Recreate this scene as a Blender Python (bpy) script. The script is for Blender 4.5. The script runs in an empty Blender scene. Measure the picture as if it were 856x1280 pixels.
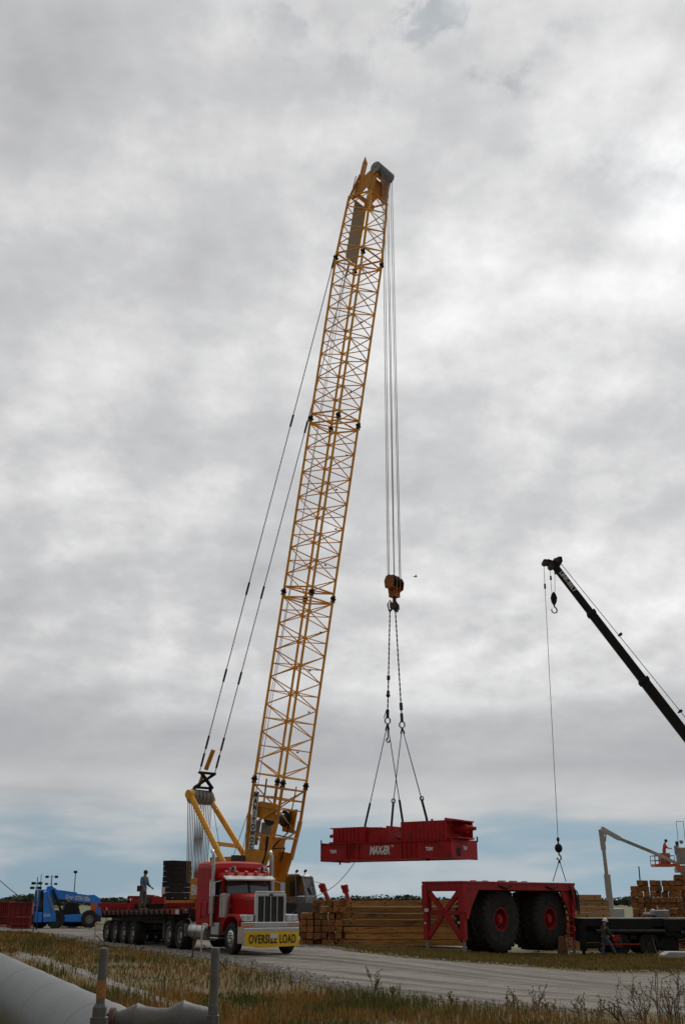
import bpy, bmesh, math, random
import numpy as np
from mathutils import Vector, Matrix, noise
random.seed(7)
SC = bpy.context.scene
COL = SC.collection
R = math.radians
V = Vector
# ------------------------------------------------------------ camera model
F = 1360.0; CZ = 1.8
TH = math.atan(487.0 / F); CT, ST = math.cos(TH), math.sin(TH)
SUN_E = 1.2
SKY_S = 0.08
AWAY = .27
SEED = 88.8
def W(px, py, D):
    u = (640 - py) / F * D; x = (px - 428) / F * D
    return V((x, D * CT - u * ST, CZ + D * ST + u * CT))
def S5(t, a, b):
    t = max(0.0, min(1.0, (t - a) / (b - a))); return t * t * (3 - 2 * t)
def g(x, y):
    a = S5(x, -1, 11) * S5(y, 16, 44)
    return -0.78 * a - 0.5 * (S5(y, 44, 66) * S5(x, -8, -2) + S5(y, 60, 95) * (1 - S5(x, -8, -2))) * (1 - a)
def onground(px, py):
    d = (W(px, py, 1) - V((0, 0, CZ)))
    t = 3.0
    lo = None
    while t < 2500:
        p = V((0, 0, CZ)) + d * t
        if p.z < g(p.x, p.y):
            a, b = t - max(.25, t * .01), t
            for _ in range(30):
                m = (a + b) / 2; p = V((0, 0, CZ)) + d * m
                if p.z < g(p.x, p.y): b = m
                else: a = m
            return V((p.x, p.y, g(p.x, p.y)))
        t += max(.25, t * .01)
    return V((d.x * 800, d.y * 800, g(0, 800)))
def onplane(px, py, o, n):
    d = (W(px, py, 1) - V((0, 0, CZ))); c = V((0, 0, CZ))
    t = (o - c).dot(n) / d.dot(n)
    return c + d * t
# ------------------------------------------------------------ materials
def mat(name, col, rough=.6, metal=0., var=.18, scale=3., bump=0., dirt=None, dscale=1.2, damt=.35, spec=.5, stretch=None, coat=0.):
    m = bpy.data.materials.new(name); m.use_nodes = True
    nt = m.node_tree; N = nt.nodes; L = nt.links
    b = N['Principled BSDF']
    b.inputs['Roughness'].default_value = rough; b.inputs['Metallic'].default_value = metal
    b.inputs['Specular IOR Level'].default_value = spec
    b.inputs['Coat Weight'].default_value = coat
    tc = N.new('ShaderNodeTexCoord'); mp = N.new('ShaderNodeMapping')
    L.new(tc.outputs['Object'], mp.inputs[0])
    if stretch: mp.inputs['Scale'].default_value = stretch
    nz = N.new('ShaderNodeTexNoise'); nz.inputs['Scale'].default_value = scale; nz.inputs['Detail'].default_value = 7
    nz.inputs['Roughness'].default_value = .65
    L.new(mp.outputs[0], nz.inputs[0])
    rp = N.new('ShaderNodeValToRGB')
    rp.color_ramp.elements[0].position = .3; rp.color_ramp.elements[1].position = .7
    lo = [max(0, c * (1 - var)) for c in col]; hi = [min(1, c * (1 + var)) for c in col]
    rp.color_ramp.elements[0].color = (*lo, 1); rp.color_ramp.elements[1].color = (*hi, 1)
    L.new(nz.outputs[0], rp.inputs[0])
    out = rp.outputs[0]
    if dirt:
        n2 = N.new('ShaderNodeTexNoise'); n2.inputs['Scale'].default_value = dscale; n2.inputs['Detail'].default_value = 9
        n2.inputs['Roughness'].default_value = .72
        L.new(tc.outputs['Object'], n2.inputs[0])
        r2 = N.new('ShaderNodeMapRange'); r2.inputs[1].default_value = .5; r2.inputs[2].default_value = .68
        r2.inputs[3].default_value = 0; r2.inputs[4].default_value = damt * 2
        L.new(n2.outputs[0], r2.inputs[0])
        mx = N.new('ShaderNodeMix'); mx.data_type = 'RGBA'
        L.new(r2.outputs[0], mx.inputs[0]); L.new(out, mx.inputs[6]); mx.inputs[7].default_value = (*dirt, 1)
        out = mx.outputs[2]
    L.new(out, b.inputs['Base Color'])
    if bump:
        bp = N.new('ShaderNodeBump'); bp.inputs['Strength'].default_value = bump; bp.inputs['Distance'].default_value = .02
        n3 = N.new('ShaderNodeTexNoise'); n3.inputs['Scale'].default_value = scale * 6; n3.inputs['Detail'].default_value = 5
        L.new(mp.outputs[0], n3.inputs[0]); L.new(n3.outputs[0], bp.inputs['Height']); L.new(bp.outputs[0], b.inputs['Normal'])
    return m
M = {}
def dm(k, *a, **kw): M[k] = mat(k, *a, **kw)
RUST = (.12, .05, .025); DUST = (.3, .26, .21)
dm('boom_yellow', (.86, .41, .022), .5, var=.12, scale=2, dirt=(.40, .18, .03), damt=.25)
dm('crane_orange', (.62, .26, .018), .5, var=.15, scale=1.5, dirt=RUST, damt=.25)
dm('hook_orange', (.34, .11, .015), .6, var=.3, scale=3, dirt=(.03, .02, .015), damt=.6)
dm('black_steel', (.011, .011, .012), .7, spec=.3, var=.4, scale=4, dirt=(.05, .045, .04), damt=.15)
dm('dark_steel', (.045, .045, .05), .55, .3, var=.3, scale=4)
dm('rope', (.10, .105, .11), .55, .4, var=.2, scale=8)
dm('light_rope', (.30, .31, .32), .5, .3, var=.2, scale=8)
dm('grey_steel', (.28, .28, .27), .5, .2, var=.2, scale=3, dirt=(.15, .13, .11), damt=.3)
dm('load_red', (.42, .014, .018), .6, var=.28, scale=1.2, dirt=(.14, .03, .025), dscale=2.2, damt=.5, spec=.3)
dm('truck_red', (.42, .006, .010), .5, var=.14, scale=1.5, dirt=(.15, .05, .04), dscale=1.8, damt=.4, spec=.12)
dm('carrier_red', (.38, .014, .016), .6, var=.25, scale=1.5, dirt=(.13, .04, .03), dscale=2.2, damt=.5, spec=.3)
dm('chrome', (.72, .72, .74), .18, .9, var=.08, scale=3)
dm('brushed', (.5, .5, .5), .35, .8, var=.15, scale=4, dirt=(.2, .18, .16), damt=.2)
dm('rubber', (.034, .033, .032), .9, spec=.2, var=.3, scale=6, bump=.3, dirt=(.09, .08, .07), dscale=3, damt=.25)
dm('glass', (.02, .025, .03), .06, 0, var=.1, scale=1, spec=.8)
dm('windshield', (.05, .065, .07), .05, 0, var=.1, scale=1, spec=.9)
dm('banner_yellow', (.85, .52, .01), .55, var=.06, scale=3)
dm('letter_black', (.012, .012, .012), .6, var=.1)
dm('letter_white', (.75, .75, .75), .6, var=.05)
dm('white_paint', (.66, .66, .64), .45, var=.08, scale=3, dirt=(.35, .32, .28), damt=.2)
dm('amber', (.7, .16, .01), .3, var=.1)
dm('lamp_glass', (.7, .72, .74), .1, .2, var=.1)
dm('blue_paint', (.016, .25, .85), .4, var=.12, scale=2, dirt=(.03, .08, .2), damt=.25, coat=.2)
dm('orange_paint', (.6, .10, .02), .45, var=.1, scale=2)
dm('deck_wood', (.10, .075, .055), .85, var=.35, scale=3, stretch=(1, 12, 4), bump=.3)
dm('trailer_paint', (.035, .022, .02), .6, var=.4, scale=2, dirt=(.1, .05, .03), damt=.3)
dm('reflect_red', (.55, .02, .02), .4)
dm('reflect_white', (.7, .7, .7), .4)
dm('skin', (.38, .2, .13), .6, var=.08, scale=8)
dm('shirt_blue', (.10, .13, .20), .85, var=.2, scale=6, bump=.3)
dm('shirt_dark', (.045, .05, .04), .85, var=.2, scale=6, bump=.3)
dm('shirt_orange', (.55, .07, .02), .8, var=.15, scale=6)
dm('jeans', (.07, .10, .16), .9, var=.25, scale=8, bump=.3)
dm('trousers_grey', (.12, .12, .12), .9, var=.2, scale=8, bump=.3)
dm('boots', (.09, .05, .03), .7, var=.2, scale=8)
dm('leather', (.05, .03, .02), .7, var=.3, scale=8)
dm('hair', (.03, .02, .015), .8)
dm('container_red', (.26, .015, .015), .6, var=.25, scale=.8, dirt=(.1, .03, .02), damt=.35)
dm('concrete', (.42, .41, .39), .85, var=.12, scale=3, bump=.3)
dm('pipe_grey', (.11, .114, .116), .5, var=.12, scale=2.5, dirt=(.10, .095, .085), dscale=6, damt=.4, bump=.15)
dm('coupling_grey', (.115, .113, .108), .65, var=.16, scale=10, dirt=(.14, .12, .1), dscale=8, damt=.35, bump=.15)
dm('rod_steel', (.15, .15, .15), .5, .5, var=.25, scale=20, dirt=(.12, .08, .05), dscale=14, damt=.3)
dm('rusty', (.34, .15, .05), .8, var=.45, scale=40)
dm('rust_brown', (.10, .055, .035), .85, var=.35, scale=20)
dm('twig', (.13, .10, .08), .9, var=.3, scale=10)
dm('twig_ochre', (.25, .18, .07), .9, var=.3, scale=10)
dm('bird_black', (.02, .02, .02), .8)
def timber_mat(name, c1, c2, dark):
    m = bpy.data.materials.new(name); m.use_nodes = True
    nt = m.node_tree; N = nt.nodes; L = nt.links; b = N['Principled BSDF']; b.inputs['Roughness'].default_value = .85
    tc = N.new('ShaderNodeTexCoord'); oi = N.new('ShaderNodeObjectInfo')
    mp = N.new('ShaderNodeMapping'); mp.inputs['Scale'].default_value = (.7, 9, 9)
    ad = N.new('ShaderNodeVectorMath'); ad.operation = 'ADD'
    mu = N.new('ShaderNodeMath'); mu.operation = 'MULTIPLY'; mu.inputs[1].default_value = 37
    L.new(oi.outputs['Random'], mu.inputs[0]); L.new(tc.outputs['Object'], mp.inputs[0])
    L.new(mp.outputs[0], ad.inputs[0]); L.new(mu.outputs[0], ad.inputs[1])
    nz = N.new('ShaderNodeTexNoise'); nz.inputs['Scale'].default_value = 2.2; nz.inputs['Detail'].default_value = 6
    L.new(ad.outputs[0], nz.inputs[0])
    rp = N.new('ShaderNodeValToRGB'); rp.color_ramp.elements[0].color = (*c1, 1); rp.color_ramp.elements[1].color = (*c2, 1)
    rp.color_ramp.elements[0].position = .35; rp.color_ramp.elements[1].position = .65
    L.new(nz.outputs[0], rp.inputs[0])
    n2 = N.new('ShaderNodeTexNoise'); n2.inputs['Scale'].default_value = .9; n2.inputs['Detail'].default_value = 4
    L.new(ad.outputs[0], n2.inputs[0])
    mr = N.new('ShaderNodeMapRange'); mr.inputs[1].default_value = .52; mr.inputs[2].default_value = .72; mr.inputs[4].default_value = .75
    L.new(n2.outputs[0], mr.inputs[0])
    mx = N.new('ShaderNodeMix'); mx.data_type = 'RGBA'; L.new(mr.outputs[0], mx.inputs[0]); L.new(rp.outputs[0], mx.inputs[6]); mx.inputs[7].default_value = (*dark, 1)
    hs = N.new('ShaderNodeHueSaturation'); m2 = N.new('ShaderNodeMapRange'); m2.inputs[3].default_value = .62; m2.inputs[4].default_value = 1.25
    L.new(oi.outputs['Random'], m2.inputs[0]); L.new(m2.outputs[0], hs.inputs['Value']); L.new(mx.outputs[2], hs.inputs['Color'])
    L.new(hs.outputs[0], b.inputs['Base Color'])
    bp = N.new('ShaderNodeBump'); bp.inputs['Strength'].default_value = .5; bp.inputs['Distance'].default_value = .02
    L.new(nz.outputs[0], bp.inputs['Height']); L.new(bp.outputs[0], b.inputs['Normal'])
    M[name] = m
timber_mat('timber_orange', (.44, .20, .05), (.68, .34, .105), (.10, .045, .025))
timber_mat('timber_pale', (.38, .21, .085), (.52, .31, .13), (.2, .11, .05))
timber_mat('timber_red', (.27, .10, .03), (.50, .225, .075), (.07, .032, .02))
# ------------------------------------------------------------ mesh builder
def frame(axis, up=None):
    a = V(axis).normalized()
    u = V(up) if up is not None else (V((0, 0, 1)) if abs(a.z) < .95 else V((1, 0, 0)))
    x = u.cross(a)
    if x.length < 1e-5: x = V((1, 0, 0)).cross(a)
    x.normalize(); y = a.cross(x)
    return x, y, a
class MB:
    def __init__(s): s.v = []; s.f = []; s.m = []; s.s = []; s.cm = 0
    def add(s, vs, fs, smooth=False):
        o = len(s.v); s.v += [tuple(v) for v in vs]
        for f in fs:
            s.f.append([i + o for i in f]); s.m.append(s.cm)
            s.s.append(smooth)
        return s
    def box(s, c, sz, rz=0, rot=None):
        m = rot if rot else Matrix.Rotation(rz, 3, 'Z'); c = V(c)
        vs = [c + m @ V((sx * sz[0] / 2, sy * sz[1] / 2, q * sz[2] / 2)) for q in (-1, 1) for sx, sy in ((-1, -1), (1, -1), (1, 1), (-1, 1))]
        return s.add(vs, [(3, 2, 1, 0), (4, 5, 6, 7), (0, 1, 5, 4), (1, 2, 6, 5), (2, 3, 7, 6), (3, 0, 4, 7)])
    def bar(s, p, q, w, h, up=None):
        p, q = V(p), V(q); x, y, a = frame(q - p, up)
        vs = [o + x * sx * w / 2 + y * sy * h / 2 for o in (p, q) for sx, sy in ((-1, -1), (1, -1), (1, 1), (-1, 1))]
        return s.add(vs, [(3, 2, 1, 0), (4, 5, 6, 7), (0, 1, 5, 4), (1, 2, 6, 5), (2, 3, 7, 6), (3, 0, 4, 7)])
    def tube(s, p, q, r, r2=None, n=8, cap=True):
        p, q = V(p), V(q); r2 = r if r2 is None else r2; x, y, a = frame(q - p)
        vs = [o + (x * math.cos(2 * math.pi * i / n) + y * math.sin(2 * math.pi * i / n)) * rr for o, rr in ((p, r), (q, r2)) for i in range(n)]
        s.add(vs, [(i, (i + 1) % n, n + (i + 1) % n, n + i) for i in range(n)], True)
        if cap: s.add(vs, [tuple(range(n - 1, -1, -1)), tuple(range(n, 2 * n))])
        return s
    def path(s, pts, r, n=6, taper=None):
        pts = [V(p) for p in pts]; vs = []; N = len(pts); up = None
        for k, p in enumerate(pts):
            t = (pts[min(k + 1, N - 1)] - pts[max(k - 1, 0)])
            x, y, a = frame(t, V((.13, .99, .05)) if abs(t.normalized().z) > .7 else None)
            rr = r if taper is None else r + (taper - r) * k / (N - 1)
            vs += [p + (x * math.cos(2 * math.pi * i / n) + y * math.sin(2 * math.pi * i / n)) * rr for i in range(n)]
        fs = [(k * n + i, k * n + (i + 1) % n, (k + 1) * n + (i + 1) % n, (k + 1) * n + i) for k in range(N - 1) for i in range(n)]
        s.add(vs, fs, True)
        return s.add(vs, [tuple(range(n - 1, -1, -1)), tuple(range((N - 1) * n, N * n))])
    def lathe(s, prof, o, axis, n=24, flat=False):
        x, y, a = frame(axis); o = V(o); vs = []
        for r, t in prof:
            vs += [o + a * t + (x * math.cos(2 * math.pi * i / n) + y * math.sin(2 * math.pi * i / n)) * max(r, 1e-4) for i in range(n)]
        k = len(prof)
        return s.add(vs, [(j * n + i, j * n + (i + 1) % n, (j + 1) * n + (i + 1) % n, (j + 1) * n + i) for j in range(k - 1) for i in range(n)], not flat)
    def prism(s, poly, d, o, ux, uy):
        ux, uy, o = V(ux), V(uy), V(o); uz = ux.cross(uy).normalized(); n = len(poly)
        vs = [o + ux * a + uy * b + uz * k * d / 2 for k in (-1, 1) for a, b in poly]
        return s.add(vs, [tuple(range(n - 1, -1, -1)), tuple(range(n, 2 * n))] + [(i, (i + 1) % n, n + (i + 1) % n, n + i) for i in range(n)])
    def sph(s, c, r, n=10, sc=(1, 1, 1)):
        vs = []; fs = []; c = V(c); h = n // 2
        for j in range(h + 1):
            ph = math.pi * j / h
            for i in range(n):
                t = 2 * math.pi * i / n
                vs.append(c + V((math.sin(ph) * math.cos(t) * r * sc[0], math.sin(ph) * math.sin(t) * r * sc[1], math.cos(ph) * r * sc[2])))
        for j in range(h):
            for i in range(n): fs.append((j * n + i, (j + 1) * n + i, (j + 1) * n + (i + 1) % n, j * n + (i + 1) % n))
        return s.add(vs, fs, True)
    def build(s, name, mats, parent=None, bev=0, seg=2, inv=None):
        me = bpy.data.meshes.new(name)
        vs = s.v
        me.from_pydata(vs, [], s.f)
        me.validate(); 
        if not isinstance(mats, (list, tuple)): mats = [mats]
        for m in mats: me.materials.append(M[m] if isinstance(m, str) else m)
        if len(me.polygons) == len(s.f):
            me.polygons.foreach_set('material_index', s.m); me.polygons.foreach_set('use_smooth', s.s)
        bm = bmesh.new(); bm.from_mesh(me); bmesh.ops.remove_doubles(bm, verts=bm.verts, dist=1e-5)
        bmesh.ops.recalc_face_normals(bm, faces=bm.faces)
        for e in bm.edges:
            if len(e.link_faces) == 2 and e.calc_face_angle(0) > R(38): e.smooth = False
        bm.to_mesh(me); bm.free()
        o = bpy.data.objects.new(name, me); COL.objects.link(o)
        if parent: o.parent = parent
        if bev:
            b = o.modifiers.new('Bevel', 'BEVEL'); b.width = bev; b.segments = seg; b.limit_method = 'ANGLE'; b.angle_limit = R(40)
        return o
def tag(o, label=None, cat=None, group=None, kind=None):
    if label: o['label'] = label
    if cat: o['category'] = cat
    if group: o['group'] = group
    if kind: o['kind'] = kind
    return o
def thing(name, label, cat, loc=(0, 0, 0), rz=0, group=None):
    o = bpy.data.objects.new(name, None); COL.objects.link(o); o.location = loc; o.rotation_euler = (0, 0, rz)
    o.empty_display_size = .3
    return tag(o, label, cat, group)
def copy_tree(o, parent=None):
    c = o.copy(); COL.objects.link(c); c.parent = parent
    for ch in list(o.children): copy_tree(ch, c)
    return c
def text_mesh(txt, size, name, matname, parent, origin, ux, uy, bold=.02, ext=.004, sx=1., shear=0., align='LEFT', spacing=1.):
    cu = bpy.data.curves.new('t', 'FONT'); cu.body = txt; cu.size = size; cu.offset = bold * size; cu.extrude = ext
    cu.align_x = align; cu.shear = shear; cu.space_character = spacing
    to = bpy.data.objects.new('t', cu); COL.objects.link(to)
    bpy.context.view_layer.update()
    dg = bpy.context.evaluated_depsgraph_get()
    me = bpy.data.meshes.new_from_object(to.evaluated_get(dg))
    bpy.data.objects.remove(to); bpy.data.curves.remove(cu)
    ux, uy = V(ux).normalized(), V(uy).normalized(); uz = ux.cross(uy); o = V(origin)
    for v in me.vertices:
        c = v.co.copy(); v.co = o + ux * c.x * sx + uy * c.y + uz * c.z
    me.materials.clear(); me.materials.append(M[matname]); me.name = name
    ob = bpy.data.objects.new(name, me); COL.objects.link(ob)
    if parent: ob.parent = parent
    return ob
def wheel(parent, c, axis, r, w, rim='brushed', tyre='rubber', lug=0, hub_r=.5, hubmat=None, dish=.25, name='wheel', outer=1):
    """axis points outward"""
    c = V(c); a = V(axis).normalized(); h = w / 2
    t = MB(); k = r
    prof = [(k * hub_r, -h * .8), (k * .72, -h), (k * .92, -h * .95), (k, -h * .72), (k, h * .72), (k * .92, h * .95), (k * .72, h), (k * hub_r, h * .8), (k * hub_r, -h * .8)]
    t.lathe(prof, c, a, 36)
    x, y, _ = frame(a)
    if lug:
        for i in range(lug):
            for sd in (-1, 1):
                an = 2 * math.pi * (i + (.5 if sd > 0 else 0)) / lug
                rd = x * math.cos(an) + y * math.sin(an); tn = a.cross(rd)
                p = c + rd * k * 1.005 + a * sd * h * .9
                q = c + rd * k * 1.005 + a * sd * h * .05 + tn * k * .07
                t.bar(p, q, k * .085, k * .03, rd)
                t.bar(c + rd * k * .995 + a * sd * h * .86, c + rd * k * .88 + a * sd * h * .98, k * .07, k * .03, tn)
    w_ = t.build(name, tyre, parent)
    rm = MB()
    rr = k * hub_r
    rm.lathe([(rr * 1.01, h * .82), (rr * .93, h * .82), (rr * .88, h * (.8 - dish * 1.6)), (rr * .45, h * (.8 - dish * 2)), (rr * .42, h * (.8 - dish * .4)), (.001, h * (.8 - dish * .4))], c, a, 24)
    rm.lathe([(rr * 1.01, -h * .8), (rr * .9, -h * .8), (rr * .85, -h * .2), (.001, -h * .2)], c, a, 24)
    rob = rm.build('rim', rim, w_)
    b = MB()
    for i in range(10):
        an = 2 * math.pi * i / 10; rd = x * math.cos(an) + y * math.sin(an)
        p = c + rd * rr * .62 + a * h * (.8 - dish * 2)
        b.tube(p, p + a * .05 * max(1, r), rr * .06, n=6)
    b.build('bolts', hubmat or 'dark_steel', w_)
    return w_
# ------------------------------------------------------------ camera, world, sun
cam = bpy.data.cameras.new('camera'); co = bpy.data.objects.new('camera', cam); COL.objects.link(co)
co.location = (0, 0, CZ); co.rotation_euler = (math.pi / 2 + TH, 0, 0)
cam.sensor_fit = 'VERTICAL'; cam.sensor_height = 36; cam.lens = 36 * F / 1280; cam.clip_end = 6000; cam.clip_start = .1
SC.camera = co
SC.view_settings.view_transform = 'Standard'; SC.view_settings.look = 'None'; SC.view_settings.exposure = 0; SC.view_settings.gamma = 1
sd = (W(832, 232, 1) - V((0, 0, CZ))).normalized()
EL = math.asin(sd.z); AZ = math.atan2(sd.x, sd.y)
sun = bpy.data.lights.new('sun', 'SUN'); sun.energy = SUN_E; sun.angle = R(14); sun.color = (1, .96, .9)
so = bpy.data.objects.new('sun', sun); COL.objects.link(so); so.rotation_euler = (V(sd)).to_track_quat('Z', 'Y').to_euler()
wd = bpy.data.worlds.new('World'); SC.world = wd; wd.use_nodes = True
nt = wd.node_tree; N = nt.nodes; L = nt.links; N.clear()
out = N.new('ShaderNodeOutputWorld')
def nd(t, **k):
    n = N.new(t)
    for a, b in k.items(): setattr(n, a, b)
    return n
def mth(op, a, b=None, c=None, clamp=False):
    n = N.new('ShaderNodeMath'); n.operation = op; n.use_clamp = clamp
    for i, v in enumerate((a, b, c)):
        if v is None: continue
        if hasattr(v, 'is_linked') or hasattr(v, 'links'): L.new(v, n.inputs[i])
        else: n.inputs[i].default_value = v
    return n.outputs[0]
def mrange(v, a, b, c=0., d=1., smooth=True):
    n = N.new('ShaderNodeMapRange'); n.interpolation_type = 'SMOOTHSTEP' if smooth else 'LINEAR'
    L.new(v, n.inputs[0]); n.inputs[1].default_value = a; n.inputs[2].default_value = b; n.inputs[3].default_value = c; n.inputs[4].default_value = d
    return n.outputs[0]
def mixc(f, a, b, bt='MIX'):
    n = N.new('ShaderNodeMix'); n.data_type = 'RGBA'; n.blend_type = bt
    for i, v in ((0, f), (6, a), (7, b)):
        if hasattr(v, 'links'): L.new(v, n.inputs[i])
        else: n.inputs[i].default_value = v
    return n.outputs[2]
sky = nd('ShaderNodeTexSky', sky_type='NISHITA', sun_disc=False, sun_elevation=EL, sun_rotation=AZ, dust_density=2.0, air_density=1.0, ozone_density=2.0)
tc = nd('ShaderNodeTexCoord'); sp = nd('ShaderNodeSeparateXYZ'); L.new(tc.outputs['Generated'], sp.inputs[0])
X, Y, Z = sp.outputs
zz = mth('MAXIMUM', Z, 0.0)
den = mth('ADD', zz, .42)
cb = nd('ShaderNodeCombineXYZ'); L.new(mth('DIVIDE', X, den), cb.inputs[0]); L.new(mth('DIVIDE', Y, den), cb.inputs[1])
def fbm(scale, det, rough, off=(0, 0, 0), dist=0., stretch=(1, 1, 1), lac=2.0):
    mp = nd('ShaderNodeMapping'); mp.inputs[1].default_value = off; mp.inputs['Scale'].default_value = stretch
    L.new(cb.outputs[0], mp.inputs[0])
    n = nd('ShaderNodeTexNoise'); n.inputs['Scale'].default_value = scale; n.inputs['Detail'].default_value = det
    n.inputs['Roughness'].default_value = rough; n.inputs['Distortion'].default_value = dist; n.inputs['Lacunarity'].default_value = lac
    L.new(mp.outputs[0], n.inputs[0]); return n.outputs[0]
def density(off):
    o = V(off)
    a = fbm(1.6, 2, .4, (SEED + o.x, 2.9 + o.y, 0), 0); b = fbm(4.6, 12, .57, (9.2 + SEED + o.x, 4.4 + o.y, 0), .0)
    return mth('ADD', mth('MULTIPLY', a, .45), mth('MULTIPLY', b, .55)), a, b
dens, big, med = density((0, 0, 0))
sunxy = V((sd.x, sd.y, 0)) / (sd.z + .3)
dens2, _b2, _m2 = density((.022, .032, 0))
fin = fbm(15, 8, .6, (1.2, 7.4, 0), .2)
relief = mth('MULTIPLY', mth('SUBTRACT', dens, dens2), 4.2)
# brightness of the cloud deck
rp = nd('ShaderNodeValToRGB'); e = rp.color_ramp.elements
e[0].position = .22; e[0].color = (.44, .443, .455, 1)
e[1].position = .78; e[1].color = (.88, .88, .875, 1)
k = e.new(.45); k.color = (.56, .563, .572, 1)
k = e.new(.53); k.color = (.635, .636, .642, 1)
L.new(mth('ADD', mth('ADD', dens, mth('MULTIPLY', relief, .30)), mth('MULTIPLY', mth('SUBTRACT', fin, .5), .05)), rp.inputs[0])
cl = rp.outputs[0]
# the deck is brighter around the hidden sun, dimmer overhead and in a band low over the horizon
dp = nd('ShaderNodeVectorMath', operation='DOT_PRODUCT'); L.new(tc.outputs['Generated'], dp.inputs[0]); dp.inputs[1].default_value = sd
dt = mth('MAXIMUM', dp.outputs['Value'], 0.0)
glow = mth('MULTIPLY', mth('POWER', dt, 1300.0), mrange(dens, .40, .60, .1, .5))
glow2 = mth('MULTIPLY', mth('POWER', dt, 7.0), .12)
# low altitude bands
lown = nd('ShaderNodeTexNoise'); lmp = nd('ShaderNodeMapping'); lmp.inputs['Scale'].default_value = (3.2, 3.2, 17); L.new(tc.outputs['Generated'], lmp.inputs[0])
L.new(lmp.outputs[0], lown.inputs[0]); lown.inputs['Scale'].default_value = 1.6; lown.inputs['Detail'].default_value = 7; lown.inputs['Roughness'].default_value = .5
lown = lown.outputs[0]
zw = mth('ADD', Z, mth('MULTIPLY', mth('SUBTRACT', lown, .5), .06))
zw = mth('ADD', zw, mth('MULTIPLY', X, .012))
mid = mrange(zw, .14, .34)                       # 1 = high clouds
lowc = nd('ShaderNodeValToRGB'); e = lowc.color_ramp.elements
e[0].position = .35; e[0].color = (.42, .43, .445, 1); e[1].position = .68; e[1].color = (.62, .625, .62, 1)
L.new(mth('ADD', mth('MULTIPLY', lown, .6), mth('MULTIPLY', med, .4)), lowc.inputs[0])
cloud = mixc(mrange(zw, .08, .22, .0, 1.), lowc.outputs[0], cl)
dark = mrange(zw, .085, .155, 0., 1.)
dark2 = mth('MULTIPLY', mrange(zw, .09, .12), mrange(zw, .20, .13))
cloud = mixc(mth('MULTIPLY', dark2, .45), cloud, (.30, .315, .34, 1))
mul = nd('ShaderNodeVectorMath', operation='SCALE'); L.new(cloud, mul.inputs[0]); L.new(mth('ADD', mth('ADD', mrange(Z, .85, .45, .95, 1.02), glow2), glow), mul.inputs['Scale'])
cloud = mul.outputs[0]
# openings: clear air low over the horizon and a few thin gaps high up
low_gap = mrange(zw, .090, .048)
high_gap = mth('MULTIPLY', mth('MULTIPLY', mrange(fin, .50, .40), mrange(dens, .58, .48)), mrange(mth('ADD', Z, mth('MULTIPLY', X, .35)), .62, .80, 0, .75))
gap = mth('MAXIMUM', mth('MULTIPLY', low_gap, mrange(lown, .60, .42, .45, 1.0)), high_gap)
sk = nd('ShaderNodeVectorMath', operation='SCALE'); 
svx = nd('ShaderNodeCombineXYZ'); L.new(mth('MULTIPLY', X, -1.0), svx.inputs[0]); L.new(mth('MULTIPLY', Y, -.8), svx.inputs[1]); L.new(mth('MAXIMUM', Z, .42), svx.inputs[2]); L.new(svx.outputs[0], sky.inputs[0])
hz_ = nd('ShaderNodeVectorMath', operation='MULTIPLY'); L.new(sky.outputs[0], hz_.inputs[0]); hz_.inputs[1].default_value = (2.5, 2.25, 1.6); L.new(hz_.outputs[0], sk.inputs[0]); sk.inputs['Scale'].default_value = SKY_S
fin_ = mixc(mth('MULTIPLY', gap, .88), cloud, sk.outputs[0])
bg = nd('ShaderNodeBackground'); bg.inputs[1].default_value = 1.0; 
# thick overcast: the half of the sky away from the sun is dimmer
away = mrange(dp.outputs['Value'], -.5, .80, AWAY, 1.0)
av = nd('ShaderNodeVectorMath', operation='SCALE'); L.new(fin_, av.inputs[0]); L.new(away, av.inputs['Scale']); L.new(av.outputs[0], bg.inputs[0]); L.new(bg.outputs[0], out.inputs[0])

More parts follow.
